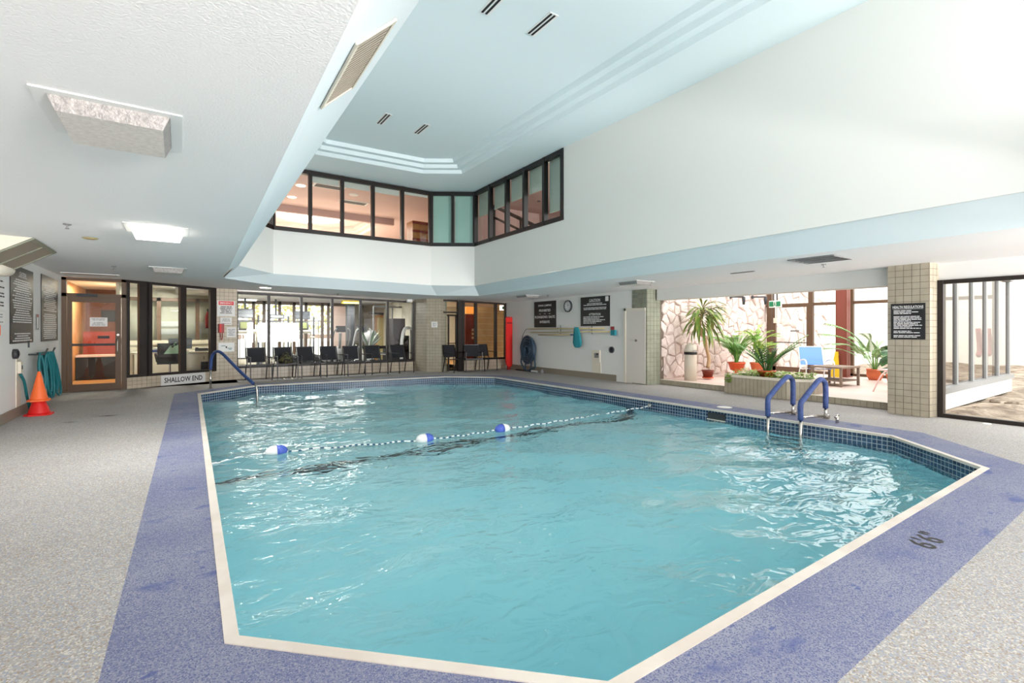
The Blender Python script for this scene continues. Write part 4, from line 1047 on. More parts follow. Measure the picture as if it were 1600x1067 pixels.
# ---- signs
def textbars(mb, c, u, v, w, h, rows, seed, align='c', lead=0):
    r = random.Random(seed); u, v, c = Vector(u), Vector(v), Vector(c); pitch = h / rows
    for k in range(rows):
        if r.random() < .16 and 0 < k < rows - 1: continue
        ww = w * r.uniform(.55, 1) if r.random() < .6 else w * r.uniform(.8, 1)
        yy = h / 2 - (k + .5) * pitch; x = -ww / 2 if align == 'c' else -w / 2; end = x + ww
        while x < end - .004:
            l = min(r.uniform(.25, 1.0) * pitch * 4, end - x); a_ = c + u * x + v * (yy - pitch * .24); mb.quad(a_, a_ + u * l, a_ + u * l + v * pitch * .48, a_ + v * pitch * .48); x += l + pitch * .35
    return mb
def board(name, label, cat, c, u, w, h, m, th=.012, group=None):
    u = Vector(u); v = Vector((0, 0, 1)); n = u.cross(v); c = Vector(c)
    t = thing(name, label, cat, c, group=group)
    MB().obox(c + n * th / 2, u * w / 2, v * h / 2, n * th / 2).build('panel', M[m], t)
    return t, c + n * (th + .0015), u, v
UL, UR, UF = (0, 1, 0), (0, -1, 0), (1, 0, 0)
def lw(px, py): return PX(px, py, -2.09)
def rw(px, py): return PX(px, py, XR - .005)
def lboard(name, label, x0_, x1_, yt, yb_, m='signblack', **k):
    a_, b_ = lw(x0_, (yt + yb_) / 2), lw(x1_, (yt + yb_) / 2); xm = (x0_ + x1_) / 2
    zt_, zb_ = lw(xm, yt).z, lw(xm, yb_).z
    # zoom in depth: use the mid column for the heights
    ym_ = (a_.y + b_.y) / 2; s_ = ym_ / lw(xm, 500).y
    zt_ = EYE + (zt_ - EYE) * s_; zb_ = EYE + (zb_ - EYE) * s_
    return board(name, label, 'sign', (-2.098, ym_, (zt_ + zb_) / 2), UL, b_.y - a_.y, zt_ - zb_, m, **k) + (b_.y - a_.y, zt_ - zb_)
t, c, u, v, w, h = lboard('notice_board', 'tall black CAUTION board on the left wall nearer the camera', 16, 51.5, 418.7, 536)
b = MB().text('CAUTION', c + v * h * .41, u, v, h * .055, bold=.02); b.build('heading', M['signwhite'], t)
MB().obox(c + v * h * .372, u * w * .19, v * h * .0035, Vector((.001, 0, 0))).build('underline', M['signwhite'], t)
stuff(textbars(MB(), c - v * h * .07, u, v, w * .86, h * .82, 27, 3).build('small_print', M['signwhite'], t))
t, c, u, v, w, h = lboard('notice_board', 'tall black ATTENTION board on the left wall nearer the brown door', 64.5, 90, 433, 532.5)
MB().text('ATTENTION', c + v * h * .42, u, v, h * .045, w * .62, bold=.02).build('heading', M['signwhite'], t)
MB().obox(c + v * h * .385, u * w * .22, v * h * .0035, Vector((.001, 0, 0))).build('underline', M['signwhite'], t)
stuff(textbars(MB(), c - v * h * .06, u, v, w * .84, h * .82, 27, 5).build('small_print', M['signwhite'], t))
t, c, u, v, w, h = lboard('wall_notice', 'white paper notice at the left edge beside the CAUTION board', -14, 11.5, 432, 483, 'paper', th=.004)
stuff(textbars(MB(), c, u, v, w * .8, h * .85, 9, 9).build('print', M['ink'], t))
t, c, u, v, w, h = lboard('wall_notice', 'lower white sheet at the left edge above the orange tag', -10, 8, 487, 507, 'paper', th=.004)
stuff(textbars(MB(), c, u, v, w * .8, h * .8, 4, 10).build('print', M['greytext'], t))
t, c, u, v, w, h = lboard('wall_tag', 'small orange tag at the very left edge of the wall', -6, 1.5, 508, 524, 'orange', th=.006)
t, c, u, v, w, h = lboard('wall_thermometer', 'narrow grey thermometer strip between the two tall black boards', 56, 60.5, 491, 515, 'grey')
MB().obox(c + v * h * .4, u * w * .3, v * h * .08, Vector((.001, 0, 0))).build('red_cap', M['darkred'], t)
MB().obox(c - v * h * .05, u * w * .12, v * h * .36, Vector((.002, 0, 0))).build('tube', M['white'], t)
c = lw(22, 553); t = thing('wall_dial', 'black round dial on the left wall below the CAUTION board', 'dial', c)
fixn(MB().lathe([(.075, 0), (.075, .05), (.055, .06), (.05, .045), (0, .045)], (-2.1, c.y, c.z), 22, 'x').build('ring', M['dgrey'], t, True))
MB().lathe([(.03, .045), (.03, .07), (0, .07)], (-2.1, c.y, c.z), 14, 'x').build('knob', M['blackm'], t)
c = lw(29, 577); t = thing('wall_outlet_box', 'beige outlet box on a plate behind the coiled teal hose', 'box', c)
MB().box((-2.1, c.y - .12, .15), (-2.088, c.y + .12, c.z + .16)).build('back_plate', M['offwhite'], t); MB().box((-2.09, c.y - .06, c.z - .06), (-2.05, c.y + .06, c.z + .12)).build('cover', M['offwhite'], t)
MB().box((-2.05, c.y - .02, c.z + .0), (-2.045, c.y + .02, c.z + .06)).build('socket', M['dgrey'], t)
# pencil mark pole on wall
# ---- coiled teal hose on bracket
c = lw(52, 553); hy, hz = c.y, c.z
t = thing('coiled_hose', 'teal garden hose hung in long loops on the left wall', 'hose', (-2.0, hy, .05))
MB().tube([(-2.1, hy - .3, hz + .12), (-2.1 + .0, hy - .3, hz + .24)], .02, 8).build('bracket_post', M['dgrey'], t)
for dy in (-.28, .3): MB().tube([(-2.1, hy + dy, hz), (-1.9, hy + dy, hz), (-1.86, hy + dy, hz + .1)], .014, 6).build('bracket_arm', M['dgrey'], t)
MB().tube([(-1.93, hy - .34, hz), (-1.93, hy + .36, hz)], .016, 6).build('bracket_bar', M['dgrey'], t)
rr = random.Random(4)
for k in range(11):
    yy = hy - .30 + .6 * k / 10; x_ = -1.94 + rr.uniform(-.03, .07); wd = rr.uniform(.12, .34); dp = rr.uniform(.52, .8); sk_ = rr.uniform(-.1, .3)
    pts = [(x_, yy, hz + .03), (x_ + .04, yy + wd * .4 + sk_ * .3, hz - dp * .4), (x_ + .05, yy + wd * .55 + sk_, hz - dp * .9), (x_ + .04, yy + wd * .1 + sk_, hz - dp * 1.02), (x_ + .02, yy - wd * .35 + sk_ * .6, hz - dp * .8), (x_ - .01, yy - wd * .3, hz - dp * .3), (x_, yy - .015, hz + .03)]
    fixn(MB().tube(smoothpath(pts, 5), .017, 8).build('loop', M['teal'], t, True))
fixn(MB().tube(smoothpath([lw(28, 585) + Vector((.03, 0, 0)), lw(31, 597) + Vector((.05, 0, 0)), lw(34, 620) + Vector((.06, 0, 0)), lw(36, 640) + Vector((.08, 0, -.0))], 5), .02, 8).build('loose_end', M['teal'], t, True))
# cones
def cone(name, lab, x, y, z, r, h, m, lean=0, hollow=0):
    t = thing(name, lab, 'traffic cone', (x, y, z))
    fixn(MB().prism([(x + r * 1.35 * math.cos(a_) , y + r * 1.35 * math.sin(a_)) for a_ in [PI / 4 + k * PI / 2 + d_ for k in range(4) for d_ in (-.25, .25)]], z + .0, z + .025).build('base', M[m], t))
    fixn(MB().lathe([(r, .025), (r * .93, .05), (r * .16, h - .01), (r * .1, h)], (x, y, z), 24).build('cone', M[m], t, True)); return t
cp = PZ(61, 648)
cone('traffic_cone', 'bright red traffic cone base on the deck, wearing the orange cone', cp.x, cp.y, 0, .14, .40, 'red')
cone('traffic_cone', 'orange traffic cone stacked on top of the red one', cp.x, cp.y, .222, .112, .47, 'orange')
cq = PZ(44, 641); cone('traffic_cone', 'second red cone half hidden behind the stacked cones', cq.x + .1, cq.y + .12, 0, .11, .38, 'red')
# dark leaf-like scuff marks on the deck
for px, py, lab, s_ in ((168, 650, 'dark scrap lying on the grey deck toward the brown door', .16), (110, 660, 'faint dark scrap on the deck nearest the cones', .1)):
    c = PZ(px, py); b = MB(); b.add([c + Vector((-s_, .01, .003)), c + Vector((0, -.03, .006)), c + Vector((s_, 0, .003)), c + Vector((0, .035, .004))], [(0, 1, 2, 3)])
    tag(b.build('deck_debris', M['dgrey']), lab, 'debris')
# ---- SHALLOW END plate on the office base wall
fn = (Vector(A2 + (0,)) - Vector(A1 + (0,))).normalized(); fnn = Vector((fn.y, -fn.x, 0))
pa_, pb_ = PL(251, 590, A1, A2), PL(320, 590, A1, A2); cz = PL(285, 592, A1, A2).z; hh_ = abs(PL(285, 584, A1, A2).z - PL(285, 600, A1, A2).z)
cc = (pa_ + pb_) / 2; cc.z = cz; cc += fnn * .012
t, c, u, v = board('depth_sign', 'white SHALLOW END sign on the tiled base under the office window', 'sign', cc, fn, (pb_ - pa_).length, hh_, 'paper', .008)
MB().text('SHALLOW END', c, u, v, hh_ * .5, (pb_ - pa_).length * .86, bold=.02).build('lettering', M['ink'], t)
# paper sign on the office door
c = PY(155, 503, 14.08)
t, c, u, v = board('paper_notice', 'white paper notice taped to the glass of the brown office door', 'sign', (c.x - .01, 14.095, c.z), UF, .3, .2, 'paper', .004)
stuff(textbars(MB(), c, u, v, .26, .17, 6, 21).build('print', M['greytext'], t))
# notices on the pier
d_ = (Vector(A3 + (0,)) - Vector(A2 + (0,))).normalized(); P1a, P1b = P1[0], P1[1]; u1 = (Vector(P1b + (0,)) - Vector(P1a + (0,))).normalized(); n1 = u1.cross(Zv)
def pier(px, py): return PL(px, py, P1a, P1b) + n1 * .012
def pboard(name, lab, x0_, x1_, y0_, y1_, m, th=.006):
    a_, b_ = pier(x0_, y0_), pier(x1_, y1_); c_ = (a_ + b_) / 2
    w_ = (Vector((b_.x, b_.y, 0)) - Vector((a_.x, a_.y, 0))).length
    return board(name, lab, 'sign', c_, u1, w_, abs(a_.z - b_.z), m, th) + (w_, abs(a_.z - b_.z))
t, c, u, v, w, h = pboard('safety_sign', 'white EMERGENCY sign with red heading above the red phone', 339, 367, 469.5, 494.5, 'paper')
MB().obox(c + v * h * .35, u * w * .42, v * h * .12, n1 * .001).build('red_header', M['red'], t); MB().text('EMERGENCY', c + v * h * .35 + n1 * .003, u, v, h * .12, w * .7, bold=.01).build('heading', M['signwhite'], t)
stuff(textbars(MB(), c - v * h * .08, u, v, w * .84, h * .5, 5, 31).build('print', M['ink'], t))
t, c, u, v, w, h = pboard('paper_notice', 'small pale sheet directly under the red-headed sign', 344, 362, 496, 507.5, 'paper'); stuff(textbars(MB(), c, u, v, w * .84, h * .8, 5, 32).build('print', M['greytext'], t))
t, c, u, v, w, h = pboard('paper_notice', 'square white sheet to the right of the red phone', 354, 368.5, 511, 527, 'paper'); stuff(textbars(MB(), c, u, v, w * .8, h * .7, 5, 33).build('print', M['greytext'], t))
t, c, u, v, w, h = pboard('plaque', 'white plaque with small dark wave emblem under the red phone', 341, 366, 535.5, 549, 'white')
MB().lathe([(0, 0), (h * .11, 0), (h * .11, .002), (0, .002)], c - u * w * .03, 12, 'y').build('emblem_dot', M['ink'], t)
b = MB(); b.obox(c - u * w * .2 + v * h * .15, u * w * .13, v * h * .03 + u * .004, n1 * .001); b.obox(c + u * w * .2 - v * h * .12, u * w * .15, v * h * .03, n1 * .001); b.obox(c + u * w * .22 - v * h * .24, u * w * .09, v * h * .03, n1 * .001); b.build('emblem_waves', M['teal'], t)
a_ = pier(344.5, 513); t = thing('wall_phone', 'red emergency phone with hanging cord on the tiled pier', 'telephone', a_)
MB().obox(a_ + n1 * .04, u1 * .065, Zv * .12, n1 * .04).build('body', M['darkred'], t); MB().obox(a_ + n1 * .095 - u1 * .03, u1 * .022, Zv * .11, n1 * .018).build('handset', M['red'], t)
fixn(MB().tube(smoothpath([a_ + n1 * .05 - Zv * .12 - u1 * .02, a_ + n1 * .06 - Zv * .26 - u1 * .01, a_ + n1 * .06 - Zv * .3, a_ + n1 * .06 - Zv * .26 + u1 * .03, a_ + n1 * .05 - Zv * .12 + u1 * .03], 5), .009, 6).build('cord', M['darkred'], t))
# notice on pillar 2
P2a, P2b = P2[1], P2[2]; u2 = (Vector(P2b + (0,)) - Vector(P2a + (0,))).normalized(); n2 = u2.cross(Zv)
c = PL(679, 507, P2a, P2b) + n2 * .01; t, c, u, v = board('paper_notice', 'small white notice on the angled pillar by the gym windows', 'sign', c, u2, .19, .18, 'paper', .004); stuff(textbars(MB(), c, u, v, .15, .14, 5, 35).build('print', M['greytext'], t))
# ---- HEALTH REGULATIONS board
a_, b_ = PX(1392.5, 500, 9.49), PX(1446, 500, 9.49); zt_, zb_ = PX(1419, 474, 9.49).z, PX(1419, 530, 9.49).z
w, h = a_.y - b_.y, zt_ - zb_
t, c, u, v = board('regulations_board', 'black HEALTH REGULATIONS board on the wide beige pillar', 'sign', (9.492, (a_.y + b_.y) / 2, (zt_ + zb_) / 2), UR, w, h, 'signblack', .012)
MB().text('HEALTH REGULATIONS', c + v * h * .40, u, v, h * .075, w * .9, bold=.015).build('heading', M['signwhite'], t)
MB().obox(c + v * h * .345, u * w * .44, v * h * .003, Vector((.001, 0, 0))).build('underline', M['signwhite'], t)
stuff(textbars(MB(), c - v * h * .07, u, v, w * .84, h * .78, 19, 41, 'l').build('small_print', M['signwhite'], t))
# ---- right wall: DIVING board, clock, CAUTION/ATTENTION board
def rboard(name, lab, x0_, x1_, yt, yb_, m='signblack', th=.012):
    a_, b_ = rw(x0_, 500), rw(x1_, 500); xm = (x0_ + x1_) / 2; ym_ = (a_.y + b_.y) / 2; s_ = ym_ / rw(xm, 500).y
    zt_, zb_ = EYE + (rw(xm, yt).z - EYE) * s_, EYE + (rw(xm, yb_).z - EYE) * s_
    return board(name, lab, 'sign', (XR - .002, ym_, (zt_ + zb_) / 2), UR, a_.y - b_.y, zt_ - zb_, m, th) + (a_.y - b_.y, zt_ - zb_)
t, c, u, v, w, h = rboard('warning_board', 'black bilingual DIVING / JUMPING PROHIBITED board left of the wall clock', 835, 869, 470.7, 511.5)
b = MB()
for s_, yy, mw in (('DIVING / JUMPING', .33, .86), ('PROHIBITED', .15, .6), ('PLONGEONS / SAUTS', -.10, .92), ('INTERDITS', -.29, .5)): b.text(s_, c + v * h * yy, u, v, h * .095, w * mw, bold=.02)
for dx in (-.22, 0, .22): b.obox(c + u * w * dx + v * h * .02, u * w * .045, v * h * .006, Vector((.001, 0, 0)))
b.build('lettering', M['signwhite'], t)
t, c, u, v, w, h = rboard('warning_board', 'black CAUTION and ATTENTION board right of the wall clock', 907.5, 953, 463.3, 509.5)
b = MB().text('CAUTION', c + v * h * .38, u, v, h * .085, w * .4, bold=.01); b.text('ATTENTION', c - v * h * .10, u, v, h * .085, w * .4, bold=.01); b.obox(c + v * h * .325, u * w * .2, v * h * .004, Vector((.001, 0, 0))); b.build('heading', M['signwhite'], t)
b = textbars(MB(), c + v * h * .17, u, v, w * .86, h * .24, 5, 51); textbars(b, c - v * h * .29, u, v, w * .8, h * .26, 5, 52, 'l'); stuff(b.build('small_print', M['signwhite'], t))
MB().obox(c + u * w * .41 + v * h * .40, u * w * .05, v * h * .08, Vector((.002, 0, 0))).build('sticker', M['paper'], t)
c = rw(888, 478.3); t = thing('wall_clock', 'round white-faced clock with dark rim between the black boards', 'clock', c); CR = .175
fixn(MB().lathe([(CR, 0), (CR, -.04), (CR * .86, -.045), (CR * .84, -.02)], (XR, c.y, c.z), 30, 'x').build('rim', M['dgrey'], t, True))
MB().lathe([(0, -.026), (CR * .86, -.026), (CR * .86, -.02), (0, -.02)], (XR, c.y, c.z), 30, 'x').build('face', M['white'], t)
b = MB()
for k in range(12):
    a_ = k * PI / 6; b.obox((XR - .029, c.y + CR * .72 * math.sin(a_), c.z + CR * .72 * math.cos(a_)), (.001, 0, 0), (0, .006 * math.cos(a_), -.006 * math.sin(a_)), (0, .02 * math.sin(a_), .02 * math.cos(a_)))
b.build('hour_marks', M['ink'], t)
MB().bar((XR - .031, c.y, c.z), (XR - .031, c.y - .05, c.z + .06), .01, .002, (1, 0, 0)).build('hour_hand', M['ink'], t); MB().bar((XR - .033, c.y, c.z), (XR - .033, c.y + .02, c.z + .12), .007, .002, (1, 0, 0)).build('minute_hand', M['ink'], t)
# ---- poles on hooks
def pole(lab, x0_, y0p, x1_, y1p, r, m, tip, tipw):
    a_, b_ = rw(x0_, y0p), rw(x1_, y1p); a_.x = b_.x = XR - .09; t = thing('telescopic_pole', lab, 'pole', (a_ + b_) / 2, group='poles hung on the white wall')
    fixn(MB().tube([a_, b_], r, 8).build('shaft', M[m], t, True)); return t, a_, b_
t1, a1, b1_ = pole('top and longest tan pole hung on the white wall', 828, 514, 948, 513, .017, 'pole', 0, 0)
t2, a2_, b2_ = pole('middle tan pole ending in the small teal brush', 832, 519.3, 958, 518, .015, 'pole', 0, 0)
t3, a3_, b3_ = pole('lowest short olive pole with dark blue grip', 845, 523, 895, 523, .018, 'pole', 0, 0)
MB().tube([b3_, b3_ + Vector((0, -.35, 0))], .02, 8).build('grip', M['navyfoam'], t3)
fixn(MB().tube(smoothpath([a1, a1 + Vector((0, .12, -.03)), a1 + Vector((0, .3, -.25)), a1 + Vector((0, .36, -.7))], 5), .008, 6).build('line', M['dgrey'], t1))
MB().box((b2_.x - .03, b2_.y - .16, b2_.z - .1), (b2_.x + .05, b2_.y - .02, b2_.z + .04)).build('brush', M['tealnet'], t2)
for px in (876, 925):
    q = rw(px, 512); t = thing('wall_hook', 'metal hook holding the poles %s' % ('left of the teal net' if px == 876 else 'right of the teal net'), 'hook', q)
    MB().box((XR - .012, q.y - .015, q.z - .18), (XR, q.y + .015, q.z + .08)).build('plate', M['grey'], t)
    for dz in (.0, -.09): MB().tube([(XR - .01, q.y, q.z + dz - .035), (XR - .11, q.y, q.z + dz - .035), (XR - .125, q.y, q.z + dz + .01)], .008, 6).build('prong', M['grey'], t)
q = rw(906, 511); r2 = rw(908, 543); t = thing('net_bag', 'teal mesh net hanging over the poles', 'net', q)
b = MB(); hN = q.z - r2.z; prof = [(.05, 0), (.09, -.12), (.13, -.4), (.17, -.75), (.13, -.92), (.05, -1)]
n = 14
for r_, zz_ in prof:
    for j in range(n): a_ = 2 * PI * j / n; b.v.append(Vector((XR - .13 + .06 * math.cos(a_) * (1 + .25 * math.sin(3 * a_)), q.y + r_ * 1.1 * math.sin(a_) + .04 * zz_, q.z + zz_ * hN)))
for i in range(len(prof) - 1):
    for j in range(n): k0 = i * n + j; k1 = i * n + (j + 1) % n; b.f.append((k0, k1, k1 + n, k0 + n))
b.f.append(tuple(range(n))); b.f.append(tuple(range(5 * n, 6 * n))); fixn(b.build('mesh_bag', M['tealnet'], t, True))
t, c, u, v, w, h = rboard('wall_label', 'small red and grey label at the right end of the poles', 954, 960, 510, 524, 'grey', .006)
MB().obox(c + v * h * .3, u * w * .46, v * h * .18, Vector((.001, 0, 0))).build('red_patch', M['darkred'], t)
c = rw(932, 556); t = thing('control_panel', 'beige control box above a narrow trunking strip', 'box', c)
MB().box((XR - .03, c.y - .15, c.z - .16), (XR, c.y + .15, c.z + .16)).build('casing', M['offwhite'], t); MB().box((XR - .04, c.y - .11, c.z - .05), (XR - .03, c.y + .05, c.z + .08)).build('window', M['grey'], t)
MB().box((XR - .045, c.y - .1, c.z + .03), (XR - .04, c.y - .04, c.z + .08)).build('switch', M['blackm'], t)
MB().box((XR - .016, c.y - .17, .17), (XR, c.y + .17, c.z - .17)).build('trunking', M['offwhite'], t)
c = rw(956, 546.5); t = thing('wall_dial', 'grey round dial on the right wall beside the white service door', 'dial', c)
fixn(MB().lathe([(.085, 0), (.085, -.03), (.06, -.035), (.055, -.02), (0, -.02)], (XR, c.y, c.z), 22, 'x').build('ring', M['dgrey'], t, True)); MB().lathe([(.02, -.02), (.02, -.035), (0, -.035)], (XR, c.y, c.z), 12, 'x').build('hub', M['blackm'], t)
# ---- red rescue board
bx0, bx1 = PY(805, 560, 13.6), PY(815.5, 560, 13.6)
yB = 13.72; xl, xr_ = PY(805.5, 540, yB).x, PY(815.5, 540, yB).x; zt_, zb_ = PY(810, 496, yB).z, PY(810, 572, yB).z
t = thing('rescue_board', 'tall red spine board leaning in the corner by the lobby windows', 'rescue board', ((xl + xr_) / 2, yB, .06))
xr_ = XR - .05 if xr_ > XR - .05 else xr_; xl = xr_ - .26
outl = [(xl, zb_ + .25), (xl + .02, zb_ + .08), (xl + .08, zb_), (xr_ - .05, zb_), (xr_ - .01, zb_ + .1), (xr_, zt_ - .05)]
tooth = []
for k in range(4):
    xx = xr_ - .02 - k * .068; tooth += [(xx, zt_ + .03), (xx - .02, zt_ - .02), (xx - .05, zt_ - .02)]
outl += tooth + [(xl + .005, zt_ - .03)]
n = len(outl); b = MB().add([(x, yB - .03 + .02 * ((z - zb_) / 2), z) for x, z in outl] + [(x, yB + .03, z) for x, z in outl], [tuple(range(n)), tuple(range(n, 2 * n))[::-1]] + [(i, n + i, n + (i + 1) % n, (i + 1) % n) for i in range(n)])
fixn(b.build('board', M['red'], t)); MB().box((xl + .03, yB - .045, zt_ - .22), (xr_ - .03, yB - .02, zt_ - .17)).build('strap', M['darkred'], t)
MB().box((xl + .06, yB - .02, 0), (xr_ - .08, yB + .03, zb_ + .02)).build('foot', M['darkred'], t)
# ---- blue vacuum hose on wall + trailing on floor
c = rw(830, 547); t = thing('vacuum_hose', 'thick blue ribbed hose coiled on the wall beside the rescue board', 'hose', (XR - .15, c.y, 0.05))
MB().tube([(XR, c.y, c.z + .22), (XR - .22, c.y, c.z + .22)], .02, 8).build('peg', M['dgrey'], t)
rr = random.Random(8)
for k in range(15):
    s_ = .2 + .055 * k; pts = []
    for j in range(18):
        a_ = 2 * PI * j / 18; pts.append((XR - .07 - .05 * (k % 3), c.y + (.36 * s_) * math.sin(a_) + rr.uniform(-.012, .012), c.z + .02 - (1 - s_) * .04 + .46 * s_ * math.cos(a_) - .0 * k))
    fixn(MB().tube(smoothpath(pts + [pts[0]], 2), .026, 8).build('coil', M['bluehose'], t, True))
fixn(MB().tube(smoothpath([(XR - .12, c.y - .3, c.z - .1), (XR - .16, c.y - .42, c.z - .5), (XR - .18, c.y - .28, .12), (XR - .2, c.y, .05), (XR - .18, c.y + .3, .25), (XR - .14, c.y + .34, c.z - .2)], 6), .026, 8).build('hanging_loop', M['bluehose'], t, True))
fixn(MB().tube(smoothpath([(XR - .1, c.y - .15, c.z - .3), (XR - .14, c.y - .1, c.z - .75), (XR - .14, c.y + .1, c.z - .8), (XR - .1, c.y + .2, c.z - .35)], 5), .022, 8).build('hanging_loop', M['bluehose'], t, True))
t = thing('vacuum_pipe', 'dark pipe with white end lying on the deck under the blue hose', 'pipe', (9.1, 12.9, 0))
p0, p1 = PZ(813, 578), PZ(846, 580); p1.x = min(p1.x, XR - .1); p0.x = min(p0.x, XR - .15); p0.z = p1.z = .03
fixn(MB().tube([p0, p1], .025, 8).build('pipe', M['blackm'], t)); fixn(MB().tube([p1, p1 + (p1 - p0).normalized() * .3], .028, 8).build('end_cap', M['white'], t))
q = PZ(864, 582); q.x = min(q.x, XR - .12); tag(fixn(MB().lathe([(0, 0), (.06, 0), (.07, .05), (.03, .12), (0, .12)], q, 12).build('floor_valve', M['grey'])), 'small grey fitting on the deck at the foot of white wall', 'fitting')
# ---- patio chairs
def make_chair(lab, grp='black mesh armchairs along the glass'):
    t = local('mesh_armchair', lab, 'chair', grp); Wc = .26
    for s_ in (-1, 1):
        MB().bar((s_ * Wc, -.24, 0), (s_ * Wc, -.22, .62), .022, .022, (0, 1, 0)).build('leg', M['blackm'], t)
        MB().bar((s_ * Wc, .30, 0), (s_ * Wc, .2, .42), .022, .022, (0, 1, 0)).build('leg', M['blackm'], t)
        MB().bar((s_ * Wc, -.23, .62), (s_ * Wc, .24, .63), .035, .02).build('armrest', M['blackm'], t)
        MB().bar((s_ * (Wc - .02), .2, .4), (s_ * (Wc - .02), .32, .86), .022, .022, (0, 1, 0)).build('back_post', M['blackm'], t)
    MB().bar((-Wc, -.22, .42), (Wc, -.22, .42), .022, .03).build('front_rail', M['blackm'], t)
    MB().bar((-Wc + .02, .32, .86), (Wc - .02, .32, .86), .022, .022).build('top_rail', M['blackm'], t)
    MB().obox((0, -.01, .415), (Wc - .02, 0, 0), (0, .22, -.01), (0, 0, .006)).build('seat', M['darkfab'], t)
    MB().obox((0, .27, .66), (Wc - .04, 0, 0), (0, .05, .19), (0, .005, -.001)).build('backrest', M['darkfab'], t); return t
ch = make_chair('black mesh armchair at the pier end of the row, nearest the red phone')
labs = [None, 'second black armchair from the pier, holding a camouflage bag', 'third black armchair from the pier', 'fourth black armchair from the pier, middle of the gym row', 'fifth black armchair, in front of the potted plant inside the gym',
        'sixth black armchair, in front of the beige gym column', 'black armchair at the pillar end of the gym row', 'black armchair right beside the angled pillar on the lobby side', 'middle black armchair of the lobby three', 'black armchair of the lobby three nearest the tan screens']
xs_ = [PY(px, 585, 14.55).x for px in (405, 447, 483, 521, 554, 590, 631)]
spots = [(xs_[i], 14.62 + random.uniform(-.04, .04), .12 + random.uniform(-.1, .08)) for i in range(7)] + [(7.28, 13.86, .25), (7.86, 13.72, -.35), (8.46, 13.86, .1)]
for i, (x, y, r_) in enumerate(spots):
    if i == 0: ch.location = (x, y, 0); ch.rotation_euler = (0, 0, r_)
    else: dup(ch, (x, y, 0), r_, labs[i])
x, y, _ = spots[1]; t = thing('camouflage_bag', 'soft olive bag resting on the second chair from the pier', 'bag', (x, y, .425))
M['camo'] = mat('camouflage_cloth', (86, 84, 52), .9, noise=((34, 34, 30), 16, .45, .55))
fixn(MB().lathe([(0, 0), (.17, .01), (.19, .08), (.15, .18), (.06, .24), (0, .25)], (x, y - .02, .425), 14).build('body', M['camo'], t, True)); MB().tube(smoothpath([(x - .08, y, .64), (x - .03, y, .72), (x + .05, y, .71), (x + .08, y, .63)], 4), .012, 6).build('strap', M['camo'], t)
for dx, lab in ((-.06, 'left sandal on the deck under the chair with the bag'), (.14, 'right sandal on the deck under the chair with the bag')):
    t = thing('sandal', lab, 'sandal', (x + dx, y - .1, 0), group='pair of sandals under the chair')
    b = MB(); n = 10; poly = [(x + dx + .045 * math.cos(2 * PI * k / n), y - .1 + .12 * math.sin(2 * PI * k / n)) for k in range(n)]; fixn(b.prism(poly, .001, .02).build('sole', M['offwhite'], t))
    MB().tube([(x + dx - .045, y - .14, .02), (x + dx, y - .15, .06), (x + dx + .045, y - .14, .02)], .01, 6).build('strap', M['blackm'], t)
# ================================================================== CEILING FITTINGS
def zl(x, y): return zc(x, y)
def fixture(lab, cx, cy, w, l, drop, state):
    z = zl(cx, cy); t = thing('ceiling_light', lab, 'ceiling light', (cx, cy, z), group='wrapped ceiling lights')
    b = MB(); f_ = .05
    for a_ in ((cx - w / 2 - f_, cy - l / 2 - f_, cx + w / 2 + f_, cy - l / 2), (cx - w / 2 - f_, cy + l / 2, cx + w / 2 + f_, cy + l / 2 + f_), (cx - w / 2 - f_, cy - l / 2, cx - w / 2, cy + l / 2), (cx + w / 2, cy - l / 2, cx + w / 2 + f_, cy + l / 2)):
        b.box((a_[0], a_[1], z - .008), (a_[2], a_[3], z - .001))
    b.build('trim_frame', M['white'], t)
    x0_, x1_, y0_, y1_ = cx - w / 2, cx + w / 2, cy - l / 2, cy + l / 2; k_ = .03
    b = MB(); b.add([(x0_, y0_, z - .005), (x1_, y0_, z - .005), (x1_, y1_, z - .005), (x0_, y1_, z - .005), (x0_ + k_, y0_ + k_ * .5, z - drop), (x1_ - k_, y0_ + k_ * .5, z - drop), (x1_ - k_, y1_ - k_ * .5, z - drop), (x0_ + k_, y1_ - k_ * .5, z - drop)],
          [(0, 1, 5, 4), (1, 2, 6, 5), (2, 3, 7, 6), (3, 0, 4, 7)])
    b.build('lens_sides', M['lens_shaded' if state == 'lens' else state], t)
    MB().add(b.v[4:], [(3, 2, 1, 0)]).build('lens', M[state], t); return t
fixture('unlit prismatic ceiling light closest to the camera over the left deck', -.27, 3.24, .46, .5, .075, 'lens')
fixture('lit glowing ceiling light over the left deck', -.2, 6.55, .46, .5, .09, 'lit')
fixture('unlit ceiling light over the left deck in front of the office', -.17, 10.85, .46, .5, .09, 'lens')
cr = PZ(992, 439, zc(8, 7)); fixture('unlit ceiling light above the deck by the white service door', 8.0, 7.05, .46, .5, .07, 'lens')
cr = PZ(832, 460, zc(8.7, 11.4)); fixture('unlit ceiling light above the right deck near the lobby', 8.35, 11.4, .46, .5, .06, 'lens')
